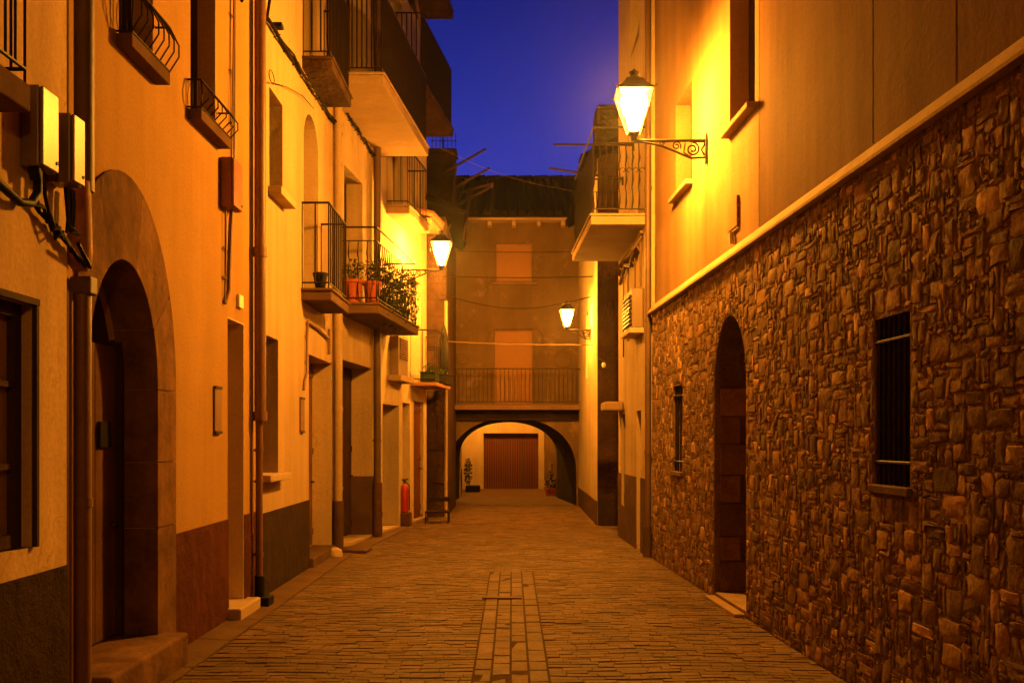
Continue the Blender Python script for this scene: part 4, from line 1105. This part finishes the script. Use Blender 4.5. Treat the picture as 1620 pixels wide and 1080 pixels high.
mb.tube([q(14.0, .03, 4.4), q(14.0, .03, 3.75)], .015, 6); mb.tube([q(14.5, .03, 4.3), q(14.5, .03, 3.74)], .012, 6); mb.tube([q(15.2, .03, 4.25), q(15.2, .03, 3.1)], .015, 6); mb.tube([q(15.7, .03, 4.25), q(15.7, .03, 2.9)], .012, 6)
for k in range(16):
    a = 13.95 + k * .14; mb.tube([q(a, .02, 4.45), q(a + .05, .09, 4.36 - .05 * random.random()), q(a + .1, .02, 4.25)], .02, 5)
o = mb.build('cable_bundle', M['cable_pale'], smooth=True); tag(o, 'tangled pale pipes and cables under the right iron balcony', 'cables')
# drying lines on balcony H
def pole_t(p, lab):
    t = thing('drying_pole', lab, 'pole', p[0], 'laundry poles reaching out over the street')
    mb = MB(); mb.tube(p, .02, 6); mb.build('pole', M['pole'], t)
    mb = MB(); mb.tube([Vector(p[-1]) + Vector((0, 0, .03)), Vector(p[-1]) - Vector((0, 0, .10))], .016, 6); mb.build('hook', M['iron'], t)
pole_t([(X(876, 16.0), 16.0, Z(229, 16.0)), (X(1002, 15.2), 15.2, Z(229, 15.2))], 'upper level laundry pole reaching left from the lit right balcony')
pole_t([(X(869, 16.2), 16.2, Z(266, 16.2)), (X(925, 15.9), 15.9, Z(275, 15.9)), (X(985, 15.5), 15.5, Z(283, 15.5))], 'lower drooping laundry pole reaching left from the lit right balcony')

# ---------------------------------------------------------------- R3 house
h = thing('corner_house', 'tall dark house with a bright street side carrying the far right lamp', 'house', (2.4, 21, 0))
facade(mb := MB(), R3, 18.5, 24.18, 0, 6.9, [(20.8, 21.6, 2.9, 4.3)], 0, .2); mb.build('wall', M['plaster_e'], h)
window(R3, (20.8, 21.6, 2.9, 4.3), h, .16)
mb = MB(); mb.box(R3F, 1.59, 5.5, .004, -.3, 0, 6.9); mb.build('gable_wall', M['dark_stone'], h)
body(R3, 18.82, 24.18, 6.9, M['dark_stone'], h)
strip_dado(R3, 18.5, 24.17, 0, Z(788, 19.5), [], M['dado_grey'], h)
mb = MB(); mb.box(R3F, 1.60, 3.0, .006, .018, 0, Z(785, 18.5)); mb.build('base_band', M['dado_dark'], h)
rf = roof_slab(R3, 18.2, 24.0, 6.7, .26, h, rise=1.6, deep=3.0)
mb = MB(); mb.box(R3F, 1.56, 2.0, -.05, -.7, 6.6, Z(172, 18.6)); mb.box(R3F, 1.6, 1.96, -.09, -.66, Z(172, 18.6), Z(165, 18.6)); mb.build('chimney', M['black_stone'], rf, bevel=.03)
t = thing('security_light', 'small pale insulator bracket where the cable meets the dark corner wall', 'bracket', (1.68, 18.48, 2.95))
mb = MB(); mb.tube([(1.62, 18.46, 3.12), (1.70, 18.44, 3.05)], .03, 8); mb.build('arm', M['iron_rust'], t)
mb = MB(); mb.lathe((1.70, 18.43, 2.93), [(.02, 0), (.04, .03), (.04, .07), (.02, .1)], 10); mb.build('insulator', M['white_paint'], t, smooth=True)

# ---------------------------------------------------------------- cables across the street
for (p0, p1, sag, lab, m_) in (
        ((722, 397), (908, 398), .02, 'topmost dark cable crossing in front of the end house upper window', 'cable'),
        ((700, 437), (945, 437), .03, 'dark cable crossing just under the upper blind of the end house', 'cable'),
        ((700, 466), (946, 466), .28, 'sagging dark cable crossing between the two windows of the end house', 'cable'),
        ((708, 540), (945, 545), .03, 'pale lit cable crossing over the balcony door of the end house', 'cable_pale')):
    y = 20.3; y1 = 19.6
    mb = MB(); A_ = Vector((X(p0[0], y), y, Z(p0[1], y))); B_ = Vector((X(p1[0], y1), y1, Z(p1[1], y1)))
    mb.tube([A_.lerp(B_, i / 20) - Vector((0, 0, sag * math.sin(PI * i / 20))) for i in range(21)], .011, 5)
    o = mb.build('overhead_cable', M[m_]); tag(o, lab, 'cable', 'cables crossing the street before the end house')
mb = MB(); A_ = Vector((X(680, 20.0), 20.0, Z(226, 20))); B_ = Vector((X(905, 21), 21, Z(302, 21)))
mb.tube([A_.lerp(B_, i / 20) - Vector((0, 0, .15 * math.sin(PI * i / 20))) for i in range(21)], .005, 5)
o = mb.build('overhead_cable', M['cable_pale']); tag(o, 'faint thin cable crossing the blue sky above the end roof', 'cable', 'cables crossing the street before the end house')

# ---------------------------------------------------------------- street lamps
def street_lamp(wall, lampxy, z, label, power=1.0, k=1.0):
    """wall-mounted lantern: bracket from the wall point to the lantern that stands on its tip"""
    wx, wy = wall; lx, ly = lampxy
    t = thing('street_lamp', label, 'street lamp', (wx, wy, z - .25), 'wrought iron wall lanterns')
    d = Vector((lx - wx, ly - wy, 0)); L = d.length; d.normalize()
    W = Vector((wx, wy, z - .02))
    P = lambda s, h_: W + d * s + Vector((0, 0, h_))
    mb = MB()
    mb.tube([P(.0, 0), P(L + .03, 0)], .013, 8)
    mb.tube([P(0, -.02), P(L * .25, -.01), P(L * .55, -.012), P(L, -.012)], .010, 6)
    low = [P(.01, -.18), P(L * .22, -.19), P(L * .4, -.13), P(L * .62, -.06), P(L * .85, -.02), P(L, -.01)]
    mb.tube(low, .013, 8)
    def scroll(c, r0, turns, st, sg=1, th=.011):
        pts = []
        n = int(14 * turns)
        for i in range(n + 1):
            a = st + sg * 2 * PI * turns * i / n; r = r0 * (1 - .75 * i / n)
            pts.append(P(c[0] + r * math.cos(a), c[1] + r * math.sin(a)))
        mb.tube(pts, th, 6)
    scroll((L * .20, -.095), .075, 1.6, PI * .5)
    scroll((L * .42, -.06), .05, 1.5, PI * 1.2, -1, .009)
    scroll((L * .62, -.03), .028, 1.3, PI * .7, 1, .008)
    mb.tube([P(.02, -.03), P(.06, -.1), P(.03, -.16)], .012, 6); mb.tube([P(L * .3, -.03), P(L * .32, -.13), P(L * .22, -.175)], .009, 6)
    mb.build('bracket', M['iron'], t, smooth=True)
    mb = MB(); n = Vector((-d.y, d.x, 0))
    c0 = W - Vector((0, 0, .09)) + d * .008
    mb.add([c0 + n * s1 * .035 + Vector((0, 0, s2 * .16)) + d * s3 for s3 in (0, .014) for s1, s2 in ((-1, -1), (1, -1), (1, 1), (-1, 1))],
           [(0, 1, 2, 3), (4, 5, 6, 7), (0, 1, 5, 4), (1, 2, 6, 5), (2, 3, 7, 6), (3, 0, 4, 7)])
    mb.build('wall_plate', M['iron'], t, bevel=.004)
    c = Vector((lx, ly, z)); r45 = PI / 4
    an = math.atan2(d.y, d.x) + r45
    s2 = math.sqrt(2)
    def pr(p, f=1.0): return [(r_ * k * f, h_ * k) for r_, h_ in p]
    mb = MB(); mb.lathe(c, pr([(.03, -.03), (.045, 0), (.05, .03), (.085, .05), (.085, .06)]), 4, an)
    mb.build('base_cup', M['iron'], t)
    mb = MB(); mb.lathe(c, pr([(.02, .075), (.055, .10), (.075, .17), (.12, .28), (.15, .40), (.145, .45), (.09, .475)]), 16)
    mb.build('bulb', glow_mat('burning lamp', LAMP * power / k / k), t, smooth=True)
    mb = MB(); mb.lathe(c, pr([(.07 * s2, .062), (.10 * s2, .17), (.195 * s2, .50)]), 4, an, cap=False); mb.build('glass', M['lantern_glass'], t)
    mb = MB()
    for q_ in range(4):
        a = an + q_ * PI / 2; u = Vector((math.cos(a), math.sin(a), 0)) * k; w_ = Vector((0, 0, k))
        mb.tube([c + u * (.072 * s2) + w_ * .06, c + u * (.102 * s2) + w_ * .17, c + u * (.198 * s2) + w_ * .50], .007 * k, 6)
        mb.tube([c + u * (.19 * s2) + w_ * .49, c + u * (.225 * s2) + w_ * .525], .010 * k, 6)
    mb.lathe(c, pr([(.103 * s2, .165), (.108 * s2, .17), (.103 * s2, .178)]), 4, an, cap=False)
    mb.build('frame', M['iron'], t)
    mb = MB(); mb.lathe(c, pr([(.205 * s2, .50), (.21 * s2, .515), (.17 * s2, .545), (.12 * s2, .60), (.09 * s2, .65), (.065 * s2, .66)]), 4, an)
    cp = mb.build('lantern_cap', M['iron'], t, bevel=.004)
    mb = MB(); mb.lathe(c, pr([(.07, .655), (.075, .67), (.04, .69), (.045, .71), (.06, .735), (.03, .745), (.012, .77)]), 12); mb.build('finial', M['iron'], cp, smooth=True)
    return t
y1 = 10.55
street_lamp((RS.pt(y1, -.045, 0).x, y1), (X(1003, y1), y1 + .0), Z(219, y1), 'large bright wall lantern on the scrolled bracket above the stone wall', 1.0, .95)
y2 = 18.3
street_lamp((L5.x(y2), y2), (X(698, y2), y2), Z(425, y2), 'bright wall lantern on the left beyond the flowered balcony', .75, .93)
y3 = 20.0
street_lamp((R3.x(y3), y3), (X(897, y3), y3), Z(520, y3), 'smaller looking lantern on the right wall nearest the end house', .4, .74)
street_lamp((BL.x(30.3), 30.3), (BL.x(30.3) + .6, 30.3), 3.6, 'hidden wall lantern lighting the pale square beyond the arch', .5)

y0 = -4.5
street_lamp((RS.pt(y0, -.045, 0).x, y0), (RS.x(y0) - .72, y0), 4.82, 'wall lantern on the right wall behind the photographer, out of the photo', .22)

# ---------------------------------------------------------------- thin added volume standing in for lens bloom round the lanterns
mb = MB(); mb.hexa([(-65, -25, -1), (65, -25, -1), (65, 95, -1), (-65, 95, -1), (-65, -25, 14), (65, -25, 14), (65, 95, 14), (-65, 95, 14)])
hm = bpy.data.materials.new('lantern bloom'); hm.use_nodes = True
t = hm.node_tree; t.nodes.remove(t.nodes['Principled BSDF'])
v = t.nodes.new('ShaderNodeVolumePrincipled')
v.inputs['Density'].default_value = .00028; v.inputs['Anisotropy'].default_value = .92; v.inputs['Color'].default_value = (.9, .9, .9, 1)
t.links.new(v.outputs[0], t.nodes['Material Output'].inputs['Volume'])
o = mb.build('bloom_volume', hm); tag(o, kind='stuff')
